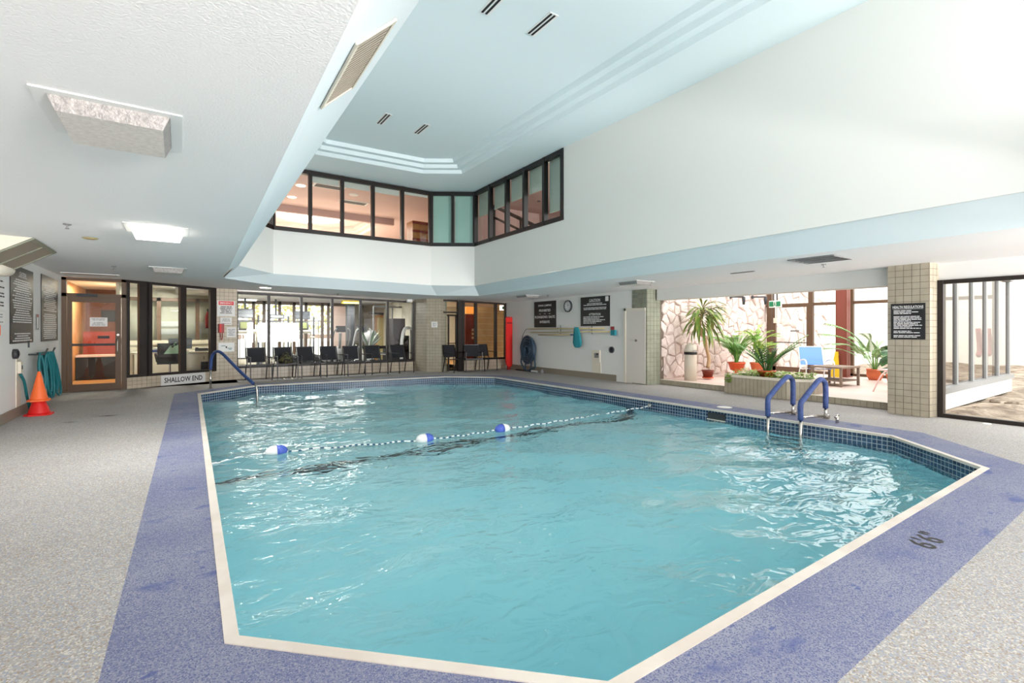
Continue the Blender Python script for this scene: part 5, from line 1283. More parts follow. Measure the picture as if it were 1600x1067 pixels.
# extra end bars of the office-side light
# open fixture hole
cx, cy = 7.76, 3.33; z = zl(cx, cy)
t = thing('open_ceiling_light', 'dark open ceiling light box without lens near the sunroom', 'ceiling light', (cx, cy, z))
b = MB(); hw, hl = .3, .3
b.add([(cx - hw, cy - hl, z - .002), (cx + hw, cy - hl, z - .002), (cx + hw, cy + hl, z - .002), (cx - hw, cy + hl, z - .002)], [(0, 1, 2, 3)]); b.build('recess_shade_sheet', M['gdark'], t)  # flat dark sheet paints the shade inside the open box
b = MB()
for s_ in (-1, 1): b.box((cx - hw, cy + s_ * hl - .012, z - .02), (cx + hw, cy + s_ * hl + .012, z - .001)); b.box((cx + s_ * hw - .012, cy - hl, z - .02), (cx + s_ * hw + .012, cy + hl, z - .001))
b.build('metal_edge', M['grey'], t)
for dx in (-.14, .02, .16): MB().box((cx + dx - .02, cy - hl + .03, z - .02), (cx + dx + .02, cy + hl - .03, z - .004)).build('bare_tube', M['grey'], t)
# vents / discs / detectors
for px, py, lab, m_, r_ in ((141, 372, 'tan round ceiling cap left of the lit ceiling light', 'pole', .06), (415, 449.5, 'round white downlight in front of the gym windows', 'downlight', .12), (968, 447, 'flat white ceiling disc by the service door light', 'white', .05)):
    zz_ = 2.42; q = PZ(px, py, zz_); q = PZ(px, py, zc(q.x, q.y))
    o = MB().lathe([(0, -.012), (r_, -.012), (r_ + .02, -.001), (0, -.001)], q, 18).build('ceiling_disc', M[m_]); tag(o, lab, 'ceiling fitting')
for px, py, lab in ((105, 350, 'small sprinkler head on the ceiling above the left deck'), (178, 416, 'sprinkler head on the ceiling in front of the brown door'), (528, 459, 'sprinkler head above the middle of the gym windows'), (716, 468, 'sprinkler head above the lobby door'), (1287, 413, 'sprinkler head beside the open ceiling light'), (856, 461, 'sprinkler head beside the lobby-side ceiling light'), (1016, 442, 'sprinkler head beside the light by the service door')):
    q = PZ(px, py, 2.42); z_ = zc(q.x, q.y); q = PZ(px, py, z_)
    t = thing('sprinkler_head', lab, 'sprinkler', (q.x, q.y, z_)); MB().lathe([(.035, -.008), (.035, 0), (0, 0)], (q.x, q.y, z_), 12).build('rose', M['grey'], t); MB().lathe([(0, -.05), (.018, -.05), (.018, -.045), (.008, -.04), (.008, -.006)], (q.x, q.y, z_), 10).build('nozzle', M['grey'], t)
q = PZ(648, 470, 2.38); t = thing('security_camera', 'small white camera at the top corner of the gym windows', 'camera', (q.x, 15.05, 2.3))
c = PY(641, 470, 15.05); fixn(MB().lathe([(.05, -.12), (.055, .06), (0, .06)], c, 12, 'x').build('housing', M['white'], t)); MB().bar(c, c + Vector((0, .1, .06)), .03, .03).build('bracket', M['white'], t)
# ceiling vent near the left far corner, right slot by beam
q = PZ(143, 428, zc(-1, 12.5)); t = thing('ceiling_grille', 'thin pale grille flush in the ceiling above the brown door', 'air vent', q)
MB().box((q.x - .45, q.y - .12, q.z - .012), (q.x + .45, q.y + .12, q.z - .001)).build('frame', M['white'], t); MB().box((q.x - .4, q.y - .08, q.z - .016), (q.x + .4, q.y + .08, q.z - .012)).build('louvre', M['grille'], t)
q = PZ(1160, 425, zc(8.5, 4.5)); t = thing('ceiling_grille', 'narrow slot in the ceiling over the planter', 'air vent', q)
MB().box((q.x - .02, q.y - .22, q.z - .012), (q.x + .02, q.y + .22, q.z - .001)).build('frame', M['grey'], t); MB().box((q.x - .01, q.y - .2, q.z - .016), (q.x + .01, q.y + .2, q.z - .012)).build('slot', M['grille'], t)
# triangular dark slot on the corner of the sloping band
# ---- big return-air grille set in the sloped band
def band(px, py):  # sloped left band plane through LOWER[0], LOWER[1], UPPER[0]
    a_ = Vector(LOWER[0] + (zc(*LOWER[0]),)); b_ = Vector(LOWER[1] + (zc(*LOWER[1]),)); c_ = Vector(UP8[0] + (zb(*UP8[0]),)); n_ = (b_ - a_).cross(c_ - a_).normalized()
    r_ = Vector(ray(px, py)); o_ = Vector((0, 0, EYE)); return o_ + r_ * ((a_ - o_).dot(n_) / r_.dot(n_)), n_
g4 = [band(*p_)[0] for p_ in ((507, 158), (559, 67), (606, 41), (549, 136))]
_, nb = band(540, 100); nb = nb if nb.z < 0 else -nb
cg = sum(g4, Vector()) / 4
# rectangle aligned with the band
ud = (Vector(LOWER[1] + (zc(*LOWER[1]),)) - Vector(LOWER[0] + (zc(*LOWER[0]),))).normalized(); vd = nb.cross(ud).normalized()
us = [(p_ - cg).dot(ud) for p_ in g4]; vs_ = [(p_ - cg).dot(vd) for p_ in g4]; hu = (max(us) - min(us)) / 2; hv = (max(vs_) - min(vs_)) / 2
hv = min(hv, .17)
t = thing('return_air_grille', 'rusty rectangular slatted grille in the sloped band over the left deck', 'air vent', cg)
b = MB()
for s_ in (-1, 1): b.obox(cg + vd * hv * s_ + nb * .006, ud * (hu + .01), vd * .009, nb * .005); b.obox(cg + ud * hu * s_ + nb * .006, vd * (hv + .01), ud * .009, nb * .005)
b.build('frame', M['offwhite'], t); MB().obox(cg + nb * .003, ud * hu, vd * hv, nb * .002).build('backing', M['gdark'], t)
nsl = 21
sl = mesh_of(MB().obox((0, 0, 0), vd * (hv - .01), ud * (hu / nsl * .5), nb * .0008), M['slat'])
for k in range(nsl): inst(sl, 'slat', t, ud * (-hu + hu * 2 * (k + .5) / nsl) + nb * .0062)
# small dark grille at the far low corner of the band
a_ = Vector(LOWER[1] + (zc(*LOWER[1]),)); q0, q1 = PL(348, 432, (.72, 11.0), (.78, 12.2)), PL(361, 420, (.72, 11.0), (.78, 12.2))
t = thing('ceiling_grille', 'small dark grille at the far low corner of the sloped band', 'air vent', q0)
MB().bar(band(350, 431)[0] + nb * .01, band(361, 420)[0] + nb * .01, .05, .012, nb).build('slot', M['gdark'], t)
MB().bar(band(349, 430)[0] + nb * .004, band(362, 419)[0] + nb * .004, .07, .006, nb).build('frame', M['offwhite'], t)
# ---- wall heater / sloped grille housing, left edge
zt_ = zc(-1.5, 8.8)
ya_, yb_ = 8.1, 9.4
t = thing('wall_air_unit', 'sloped taupe grille housing between ceiling and left wall at frame edge', 'air unit', (-1.8, 8.75, 2.1))
pr = [(-1.46, zt_), (-2.1, zt_), (-2.1, 2.06)]
b = MB().add([(x, ya_, z) for x, z in pr] + [(x, yb_, z) for x, z in pr], [(0, 1, 2), (5, 4, 3), (0, 3, 4, 1), (1, 4, 5, 2), (2, 5, 3, 0)]); fixn(b.build('housing', M['offwhite'], t))
sd = (Vector((-2.1, 0, 2.06)) - Vector((-1.46, 0, zt_))); sl_ = sd.length; sd.normalize(); sn = Vector((-sd.z, 0, sd.x)); sn = sn if sn.z < 0 else -sn
mid = Vector((-1.78, (ya_ + yb_) / 2, (zt_ + 2.06) / 2)); yv = Vector((0, 1, 0))
for s_ in (-1, 1): MB().obox(mid + yv * s_ * .31 + sn * .006, sd * (sl_ / 2 - .04), yv * .28, sn * .004).build('louvre_panel', M['grille'], t)
b = MB()
for s_ in (-1, 0, 1): b.obox(mid + yv * s_ * .62 + sn * .012, sd * (sl_ / 2), yv * .022, sn * .008)
b.obox(mid - sd * (sl_ / 2 - .02) + sn * .012, sd * .022, yv * .64, sn * .008); b.build('frame', M['tile_shaded'], t)
c = lw(4, 417); t = thing('wall_pipe_end', 'rounded pale duct end under the sloped grille at frame edge', 'duct', (-1.98, c.y, c.z)); fixn(MB().lathe([(0, .3), (.06, .29), (.09, .24), (.1, .16), (.1, -.6), (0, -.6)], (-1.98, 9.25, 2.18), 16, 'y').build('duct', M['offwhite'], t, True))
MB().box((-2.1, 9.0, 2.1), (-2.0, 9.1, 2.2)).build('bracket', M['grey'], t)
# ================================================================== ROOMS BEYOND THE GLASS
# ---- gym
struct(MB().box((-.1, 15.32, -.05), (8.8, 22.1, 0)).build('floor_gym', M['gymfloor'], origin=(0, 0, 0)))
struct(MB().box((-.1, 15.3, 2.42), (8.8, 22.1, 2.5)).build('ceiling_gym', M['ceil'], origin=(0, 0, 0)))
struct(MB().box((5.6, 21.9, 0), (8.8, 22.0, 2.42)).build('wall_gym_far', M['gymwall'], origin=(0, 0, 0)))
struct(MB().box((6.85, 15.4, 0), (6.95, 22.0, 2.42)).build('wall_gym_right', M['gymwall'], origin=(0, 0, 0)))
GW = 20.0
w7 = bpy.data.objects.new('window_7', None); COL.objects.link(w7); w7.location = (3, GW, 0); w7['kind'] = 'structure'; WL[w7.name] = Vector((3, GW, 0))
gx = [-.2] + [PY(px, 530, GW).x for px in (396, 412.5, 437, 459.5, 478, 503.5, 513)] + [5.6]
for x in gx[1:]: MB().box((x - .05, GW - .04, 0), (x + .05, GW + .04, 2.42)).build('mullion', M['brown'], w7)
MB().box((-.1, GW - .04, 2.3), (5.6, GW + .04, 2.42)).build('head_bar', M['brown'], w7); MB().box((-.1, GW - .04, 0), (5.6, GW + .04, .12)).build('sill_bar', M['grey'], w7)
MB().box((-.1, GW - .1, .12), (5.6, GW + .1, .35)).build('low_upstand', M['grey'], w7)
for a_, b_ in zip(gx[:-1], gx[1:]): MB().quad((a_, GW, .1), (b_, GW, .1), (b_, GW, 2.35), (a_, GW, 2.35)).build('pane', M['glass'], w7)
struct(MB().box((5.55, GW - .15, 0), (5.7, 22, 2.42)).build('wall_gym_return', M['pinkwall'], origin=(0, 0, 0)))
# terrace, railing and hedge outside
struct(MB().box((-9, GW + .1, -.1), (12, 42, -.02)).build('floor_terrace', M['outwall'], origin=(0, 0, 0)))
struct(MB().box((-4, 23.8, .95), (12, 23.95, 1.15)).build('wall_terrace_low', M['pinkwall'], origin=(0, 0, 0)))
t = thing('terrace_railing', 'thin pale railing outside the gym windows', 'railing', (3, 24.4, 0))
MB().box((-4, 24.4, 1.75), (12, 24.44, 1.79)).build('top_rail', M['grey'], t)
me = mesh_of(MB().box((0, 0, 0), (.03, .03, 1.75)), M['grey'])
for k in range(60): inst(me, 'baluster', t, Vector((-4 + .22 * k, 24.4, 0)) - Vector((3, 24.4, 0)))
def bush(name, lab, x, y, z, r, m, n=700, cat='bush'):
    t = thing(name, lab, cat, (x, y, 0)); b = MB(); rr = random.Random(int(x * 100 + y))
    for _ in range(n):
        a_, e_ = rr.uniform(0, 2 * PI), rr.uniform(-.9, 1.3); q_ = rr.uniform(.65, 1) * r; c = Vector((x + q_ * 1.3 * math.cos(a_) * math.cos(e_), y + q_ * math.sin(a_) * math.cos(e_), z + q_ * math.sin(e_)))
        s_ = r * rr.uniform(.07, .14); u = Vector((rr.uniform(-1, 1), rr.uniform(-1, 1), rr.uniform(-1, 1))).normalized() * s_; v = u.cross(Vector((rr.uniform(-1, 1), rr.uniform(-1, 1), rr.uniform(-1, 1)))).normalized() * s_ * .6
        b.add([c - u, c + v, c + u, c - v], [(0, 1, 2, 3)])
    stuff(b.build('foliage', M[m], t)); MB().tube([(x, y, -.1), (x + .05, y, z)], r * .08, 6).build('trunk', M['trunk'], t)
for x, r, lab in ((-1.4, 1.0, 'sunlit shrub outside behind the first treadmill'), (2.1, 1.2, 'sunlit shrub outside between the gym treadmills'), (5.4, 1.3, 'sunlit shrub outside behind the third treadmill'), (9.0, 1.1, 'sunlit shrub outside behind the cross trainer')): bush('garden_shrub', lab, x, 27, 2.2, r, 'foliage', 420)
# treadmills
def make_tread(lab):
    t = local('treadmill', lab, 'treadmill', 'treadmills facing the terrace')
    MB().box((-.38, -.95, .06), (.38, .95, .2)).build('deck', M['grey'], t); MB().box((-.24, -.93, .2), (.24, .8, .215)).build('belt', M['blackm'], t)
    fixn(MB().lathe([(.0, -.36), (.17, -.36), (.17, .36), (0, .36)], (0, .78, .22), 16, 'x').build('motor_hood', M['offwhite'], t, True))
    for s_ in (-1, 1):
        fixn(MB().tube(smoothpath([(s_ * .36, .85, .15), (s_ * .38, .75, .8), (s_ * .36, .6, 1.25), (s_ * .2, .58, 1.3)], 5), .04, 8).build('upright', M['offwhite'], t, True))
        fixn(MB().tube([(s_ * .37, .62, 1.12), (s_ * .42, .15, 1.1)], .025, 8).build('handrail', M['offwhite'], t, True))
    MB().obox((0, .6, 1.3), (.36, 0, 0), (0, .08, .03), (0, -.02, .04)).build('dash', M['offwhite'], t)
    c_ = MB().obox((0, .62, 1.5), (.26, 0, 0), (0, .03, -.02), (0, .03, .13)).build('console', M['dgrey'], t)
    s_ = MB().obox((0, .575, 1.5), (.2, 0, 0), (0, .004, -.002), (0, .025, .1)).build('screen', M['greenscreen'], c_); s_.location = (0, 0, 0)
    return t
tr_ = make_tread('treadmill inside the gym closest to the tiled pier'); tr_.scale = (.82, 1, 1); tr_.location = (PY(386, 530, 17.6).x, 17.3, 0); tr_.rotation_euler = (0, 0, 0)
dup(tr_, (PY(431, 530, 17.6).x, 17.3, 0), 0, 'middle treadmill of the three inside the gym'); dup(tr_, (PY(474, 530, 17.6).x, 17.3, 0), 0, 'treadmill beside the cross trainer, third from the pier')
# TVs on ceiling poles
for x0_, x1_, y0_, y1_, lab in ((370, 396, 482, 497, 'wide dark television above the treadmill nearest the pier'), (418, 444, 491, 498, 'slim television above the middle treadmill'), (460, 484, 486, 499, 'grey television above the third treadmill')):
    a_, b_ = PY(x0_, y0_, 18.6), PY(x1_, y1_, 18.6); cx = (a_.x + b_.x) / 2; t = thing('television', lab, 'television', (cx, 18.6, b_.z))
    MB().box((a_.x, 18.56, b_.z), (b_.x, 18.64, a_.z)).build('casing', M['dgrey'], t); MB().box((a_.x + .03, 18.55, b_.z + .03), (b_.x - .03, 18.56, a_.z - .03)).build('screen', M['screen'], t)
    MB().tube([(cx, 18.62, a_.z), (cx, 18.62, 2.42)], .03, 6).build('ceiling_pole', M['dgrey'], t)
    MB().tube([(cx + .4, 18.62, .0), (cx + .4, 18.62, b_.z + .1)], .03, 6).build('floor_pole', M['dgrey'], t)
# exercise balls seen behind chairs
for px, lab in ((457, 'dark exercise ball behind the second chair inside the gym'), (483, 'dark exercise ball behind the third chair inside the gym')):
    q = PY(px - 7 if px == 457 else px, 560, 15.85); z_ = .36; t = fixn(MB().lathe([(0, 0)] + [(.33 * math.sin(PI * k / 12), .33 - .33 * math.cos(PI * k / 12)) for k in range(1, 12)] + [(0, .66)], (q.x, 15.85, .001), 24).build('exercise_ball', M['dgrey'], None, True)); tag(t, lab, 'ball')
# cross trainers
def trainer(name, lab, x, y, m, cat, seed):
    t = thing(name, lab, cat, (x, y, 0)); rr = random.Random(seed)
    MB().box((x - .3, y - .7, 0), (x + .3, y + .7, .08)).build('base', M['grey'], t)
    fixn(MB().lathe([(0, -.07), (.3, -.07), (.33, 0), (.3, .07), (0, .07)], (x, y + .35, .45), 20, 'x').build('flywheel', M[m], t, True))
    MB().tube([(x, y + .3, .1), (x, y + .1, 1.25)], .05, 8).build('mast', M[m], t); MB().obox((x, y + .05, 1.38), (.16, 0, 0), (0, .03, -.01), (0, .03, .1)).build('console', M['dgrey'], t)
    for s_ in (-1, 1):
        fixn(MB().tube(smoothpath([(x + s_ * .26, y + .3, .5), (x + s_ * .28, y + .05, .95), (x + s_ * .26, y - .15, 1.3), (x + s_ * .18, y - .18, 1.4)], 4), .025, 8).build('arm', M[m], t, True))
        MB().tube([(x + s_ * .22, y - .6, .28), (x + s_ * .22, y + .35, .3)], .03, 6).build('pedal_rail', M[m], t); MB().box((x + s_ * .22 - .07, y - .5, .3), (x + s_ * .22 + .07, y - .15, .35)).build('pedal', M['blackm'], t)
trainer('cross_trainer', 'silver cross trainer inside the gym left of the dark post', PY(533, 530, 17.2).x, 17.2, 'grey', 'exercise machine', 3)
trainer('exercise_bike', 'pale exercise bike beside the potted plant inside the gym', PY(566, 530, 16.6).x, 16.6, 'white', 'exercise machine', 5)
q = PY(547, 530, 18.2); t = thing('gym_post', 'dark square post with yellow duct inside the gym', 'post', (q.x, 18.2, 0)); MB().box((q.x - .13, 18.07, 0), (q.x + .13, 18.33, 2.4)).build('shaft', M['dgrey'], t)
yy = PY(549, 472, 17.9); MB().box((yy.x - .32, 17.8, yy.z - .06), (yy.x + .35, 18.05, yy.z + .05)).build('yellow_duct', M['yellow'], t)
q = PY(594, 530, 19.5); t = thing('wooden_locker', 'tall tan wooden cupboard inside the gym', 'cupboard', (q.x, 19.5, 0)); MB().box((q.x - .26, 19.3, 0), (q.x + .26, 19.7, 1.95)).build('body', M['wood'], t); MB().box((q.x - .2, 19.28, .1), (q.x + .2, 19.3, 1.85)).build('door', M['pole'], t); MB().box((q.x + .12, 19.26, .9), (q.x + .14, 19.28, 1.1)).build('handle', M['dgrey'], t)
MB().box((q.x - .5, 19.25, 1.98), (q.x + .8, 19.4, 2.05)).build('top_shelf', M['dgrey'], t)
q = PY(577, 530, 16.4); t = thing('vase_plant', 'tall white vase with spiky green plant inside the gym', 'potted plant', (q.x, 16.4, 0))
fixn(MB().lathe([(0, 0), (.12, 0), (.15, .3), (.13, .6), (.17, .78), (.14, .78), (0, .72)], (q.x, 16.4, 0), 16).build('vase', M['white'], t, True))
lrr = mesh_of(leaf_ribbon(.55, .05, .25, lift=2.2), M['leafdark'], True)
for k in range(16): inst(lrr, 'leaf', t, (0, 0, .74), (0, random.uniform(-.7, .1), random.uniform(0, 6.28)), (random.uniform(.7, 1.1),) * 3)
# multigym
q = PY(633, 530, 16.2); x = min(q.x, 6.4); t = thing('multi_gym', 'black weight machine with white curved shroud beside the pillar', 'exercise machine', (x, 16.3, 0))
MB().box((x - .3, 16.1, 0), (x + .25, 16.6, 1.15)).build('weight_stack', M['blackm'], t); MB().box((x - .32, 16.15, 1.15), (x + .12, 16.55, 1.75)).build('seat_back', M['blackm'], t)
fixn(MB().tube(smoothpath([(x - .1, 15.95, .3), (x - .08, 15.95, 1.0), (x + .02, 15.95, 1.38), (x + .22, 15.95, 1.42), (x + .32, 15.95, 1.36)], 5), .06, 8).build('shroud', M['white'], t, True))
fixn(MB().tube([(x + .24, 15.95, 1.4), (x + .28, 15.95, .5)], .03, 8).build('cable_arm', M['grey'], t))
q = PY(611, 530, 16.9); q.x = 5.9; q.y = 18; tag(fixn(MB().lathe([(0, 0)] + [(.3 * math.sin(PI * k / 12), .3 - .3 * math.cos(PI * k / 12)) for k in range(1, 12)] + [(0, .6)], (q.x, 18, .75), 22).build('gym_ball', M['grey'], None, True)), 'silver grey gym ball on the rack inside the gym', 'ball')
t = thing('dumbbell_rack', 'low rack with white padded bench inside the gym', 'rack', (q.x, 18, 0)); MB().box((q.x - .5, 17.8, .65), (q.x + .6, 18.2, .75)).build('shelf', M['blackm'], t)
for dx in (-.45, .55): MB().box((q.x + dx - .03, 17.85, 0), (q.x + dx + .03, 18.15, .65)).build('leg', M['blackm'], t)
MB().obox((q.x + .1, 17.2, .5), (.5, 0, -.06), (0, .14, 0), (0, 0, .04)).build('bench_pad', M['white'], t); MB().box((q.x, 17.15, 0), (q.x + .1, 17.25, .48)).build('bench_leg', M['grey'], t)
q = PY(603, 530, 17); t = thing('squat_frame', 'chrome cable frame inside the gym between locker and multi gym', 'exercise machine', (q.x, 17, 0))
for dx in (-.35, .35, .9): MB().tube([(q.x + dx, 17.3, 0), (q.x + dx, 17.3, 2.2)], .03, 8).build('upright', M['grey'], t)
MB().tube([(q.x - .35, 17.3, 2.2), (q.x + .9, 17.3, 2.2)], .03, 8).build('top_bar', M['grey'], t); MB().tube([(q.x + .2, 17.25, 1.72), (q.x + 1.1, 17.25, 1.72)], .02, 8).build('pull_bar', M['white'], t)
area_light('gym_tubes', (3.6, 17.6, 2.38), (0, 0, 0), 4, .3, 160, (1, .96, .92))
t = thing('gym_strip_light', 'long fluorescent strip on the gym ceiling', 'strip light', (1.5, 19, 2.42)); MB().box((.4, 18.9, 2.36), (2.2, 19.05, 2.42)).build('tube_cover', M['lit'], t); MB().box((.35, 18.88, 2.4), (2.25, 19.07, 2.42)).build('tray', M['white'], t)
# ---- office and corridor
struct(MB().box((-6, 14.25, -.05), (1.25, 21, 0)).build('floor_office', M['wood'], origin=(0, 0, 0)))
struct(MB().box((-6, 14.22, 2.56), (1.25, 21, 2.62)).build('ceiling_office', M['ceil'], origin=(0, 0, 0)))
struct(MB().box((-2.4, 14.3, 0), (-2.3, 21, 2.56)).build('wall_corridor_left', M['orangewall'], origin=(0, 0, 0)))
struct(MB().box((-6, 19.0, 0), (-1.28, 19.1, 2.56)).build('wall_corridor_far', M['terrawall'], origin=(0, 0, 0)))
struct(MB().box((-1.28, 18.0, 0), (-.2, 18.1, 2.56)).build('wall_office_far', M['gymwall'], origin=(0, 0, 0)))
struct(MB().box((-.2, 18.0, 0), (1.3, 18.1, 2.56)).build('wall_office_far_right', M['gymwall'], origin=(0, 0, 0)))
struct(MB().box((1.22, 15.5, 0), (1.27, 18.1, 2.56)).build('wall_office_right', M['gymwall'], origin=(0, 0, 0)))
struct(MB().box((-1.32, 15.6, 0), (-1.26, 18.1, 2.56)).build('wall_office_left', M['gymwall'], origin=(0, 0, 0)))
t = thing('reception_counter', 'dark counter with orange top seen through the brown door', 'counter', (-1.9, 17.4, 0)); MB().box((-2.28, 17.2, 0), (-1.4, 17.7, .62)).build('front', M['blackm'], t); MB().box((-2.29, 17.15, .62), (-1.38, 17.75, .67)).build('top', M['pinkwall'], t); MB().box((-2.2, 17.7, .67), (-1.4, 17.76, 1.3)).build('back_panel', M['redwood'], t)
t = thing('wall_picture', 'small dark framed picture on the rust corridor wall', 'picture', (-1.75, 18.98, 1.8)); MB().box((-1.95, 18.96, 1.6), (-1.5, 19.0, 1.95)).build('frame', M['dgrey'], t); MB().box((-1.9, 18.95, 1.65), (-1.55, 18.96, 1.9)).build('print', M['screen'], t)
area_light('corridor_lamp', (-1.8, 16.6, 2.5), (0, 0, 0), .5, .5, 50, (1, .88, .72))
area_light('office_lamp', (0, 16.6, 2.5), (0, 0, 0), 1.2, .3, 130, (1, .95, .85))
for x, y, lab in ((-1.72, 15.3, 'small glowing downlight behind the transom of the brown door'), (-.35, 15.6, 'small glowing downlight over the office desk')):
    tag(MB().lathe([(0, -.01), (.07, -.01), (.09, 0), (0, 0)], (x, y, 2.56), 14).build('downlight', M['downlight']), lab, 'downlight')
# inner office partitions (brown frames seen behind the front glass)
pf = bpy.data.objects.new('window_8', None); COL.objects.link(pf); pf.location = (0, 17.6, 0); pf['kind'] = 'structure'; WL[pf.name] = Vector((0, 17.6, 0))
yp = 17.6
for px in (248.5, 308.5): x = PY(px, 500, yp).x; MB().box((x - .05, yp - .04, 1.0), (x + .05, yp + .04, 2.3)).build('mullion', M['brown'], pf)
MB().box((-1.25, yp - .04, 2.2), (1.2, yp + .04, 2.3)).build('head_bar', M['brown'], pf); MB().box((-1.25, yp - .06, .92), (1.2, yp + .06, 1.05)).build('sill_bar', M['gymwall'], pf); MB().box((-1.25, yp - .02, 0), (1.2, yp + .02, .92)).build('lower_panel', M['gymwall'], pf)
MB().quad((-1.2, yp, 1.05), (1.2, yp, 1.05), (1.2, yp, 2.2), (-1.2, yp, 2.2)).build('pane', M['glass'], pf)
t = thing('office_desk', 'office desk with cupboard doors behind the window', 'desk', (.2, 16.9, 0))
MB().box((-1.1, 16.4, .70), (1.15, 17.2, .74)).build('desktop', M['gymwall'], t); MB().box((.15, 16.5, 0), (1.15, 17.15, .70)).build('cupboard', M['gymwall'], t); MB().box((-1.1, 16.5, 0), (-1.05, 17.15, .7)).build('side_panel', M['gymwall'], t)
for x in (.2, .68): d_o = MB().box((x, 16.48, .05), (x + .44, 16.5, .68)).build('door', M['offwhite'], t); MB().box((x + .36, 16.465, .5), (x + .38, 16.48, .6)).build('handle', M['grey'], t)
mx0, mx1 = PY(263, 530, 16.7), PY(300, 530, 16.7); zt_, zb_ = PY(280, 529, 16.7).z, PY(280, 545, 16.7).z
t = thing('computer_monitor', 'black computer monitor on the office desk', 'monitor', (mx0.x + .3, 16.7, .74)); MB().box((mx0.x, 16.68, zb_), (mx1.x, 16.72, zt_)).build('screen', M['screen'], t); MB().box((mx0.x + .25, 16.72, .74), (mx0.x + .35, 16.76, zb_ + .1)).build('stand', M['blackm'], t); MB().box((mx0.x + .12, 16.66, .74), (mx0.x + .48, 16.86, .75)).build('foot', M['blackm'], t)
q = PY(252, 549, 16.5); t = thing('paper_tray', 'blue tray of papers on the office desk', 'tray', (q.x, 16.6, .74)); MB().box((q.x - .22, 16.45, .74), (q.x + .2, 16.7, .8)).build('tray', M['navyfoam'], t); MB().box((q.x - .18, 16.48, .8), (q.x + .16, 16.68, .85)).build('papers', M['paper'], t)
q = PY(315, 549, 16.6); t = thing('desk_phone', 'black desk phone right of the monitor', 'telephone', (q.x, 16.65, .74)); MB().obox((q.x, 16.65, .78), (.16, 0, 0), (0, .1, .02), (0, 0, .03)).build('body', M['blackm'], t); MB().box((q.x - .15, 16.58, .81), (q.x - .08, 16.72, .85)).build('handset', M['dgrey'], t)
q = PY(265, 575, 15.9); t = thing('office_chair', 'black swivel office chair with mint towel over its back', 'chair', (q.x, 15.95, 0)); x = q.x
MB().box((x - .27, 15.75, .44), (x + .27, 16.25, .54)).build('seat', M['blackm'], t); MB().obox((x, 15.74, .74), (.26, 0, 0), (0, .04, .0), (0, -.03, .26)).build('backrest', M['blackm'], t); MB().tube([(x, 16, .08), (x, 16, .44)], .03, 8).build('gas_lift', M['steel'], t)
for k in range(5): a_ = k * 2 * PI / 5; MB().bar((x, 16, .09), (x + .28 * math.cos(a_), 16 + .28 * math.sin(a_), .05), .04, .03).build('foot', M['blackm'], t)
for s_ in (-1, 1): fixn(MB().tube(smoothpath([(x + s_ * .27, 15.85, .5), (x + s_ * .31, 15.85, .7), (x + s_ * .3, 16.1, .7), (x + s_ * .27, 16.15, .52)], 4), .02, 6).build('armrest', M['blackm'], t))
t = thing('towel', 'mint green towel draped over the office chair', 'towel', (x + .1, 15.68, .7)); b = MB(); N_ = 7
for i in range(N_ + 1):
    for j in range(5): w_ = (.06 + .2 * i / N_); b.v.append(Vector((x + .14 + (j - 2) / 2 * w_, 15.67 - .02 * math.sin(j * 1.7 + i), 1.04 - .32 * i / N_ - .04 * abs(j - 2) * (i < 2))))
for i in range(N_):
    for j in range(4): k_ = i * 5 + j; b.f.append((k_, k_ + 1, k_ + 6, k_ + 5))
b.build('cloth', M['mint'], t, True)
q = PY(322, 575, 16.2); t = thing('desktop_computer', 'black computer tower beside a white box under the desk', 'computer', (q.x - .05, 16.2, 0)); MB().box((q.x - .12, 16.1, .0), (q.x + .08, 16.45, .45)).build('case', M['blackm'], t); MB().box((q.x - .1, 16.08, .05), (q.x + .06, 16.1, .4)).build('front', M['dgrey'], t)
c = PL(326, 500, A1, A2); q = Vector((c.x - .04, c.y + .35, c.z)); q = PY(325.5, 500, 15.35); t = thing('fire_extinguisher', 'small red fire extinguisher behind the office window', 'fire extinguisher', (q.x, q.y, q.z - .25))
fixn(MB().lathe([(0, -.22), (.07, -.22), (.075, -.1), (.075, .1), (.04, .2), (.02, .24), (0, .24)], q, 14).build('cylinder', M['darkred'], t, True)); MB().box((q.x - .03, q.y - .02, q.z + .22), (q.x + .09, q.y + .02, q.z + .3)).build('valve', M['blackm'], t)
for px, py, lab in ((265, 506, 'upper bright sheet on the far office wall'), (265, 518, 'lower bright sheet on the far office wall'), (318, 512, 'white sheet on the far office wall near the extinguisher')):
    q = PY(px, py, 17.95); o = MB().box((q.x - .22, 17.94, q.z - .08 * (1 if px == 265 else 2.2)), (q.x + .22, 17.955, q.z + .08 * (1 if px == 265 else 2.2))).build('wall_sheet', M['paper']); tag(o, lab, 'paper')
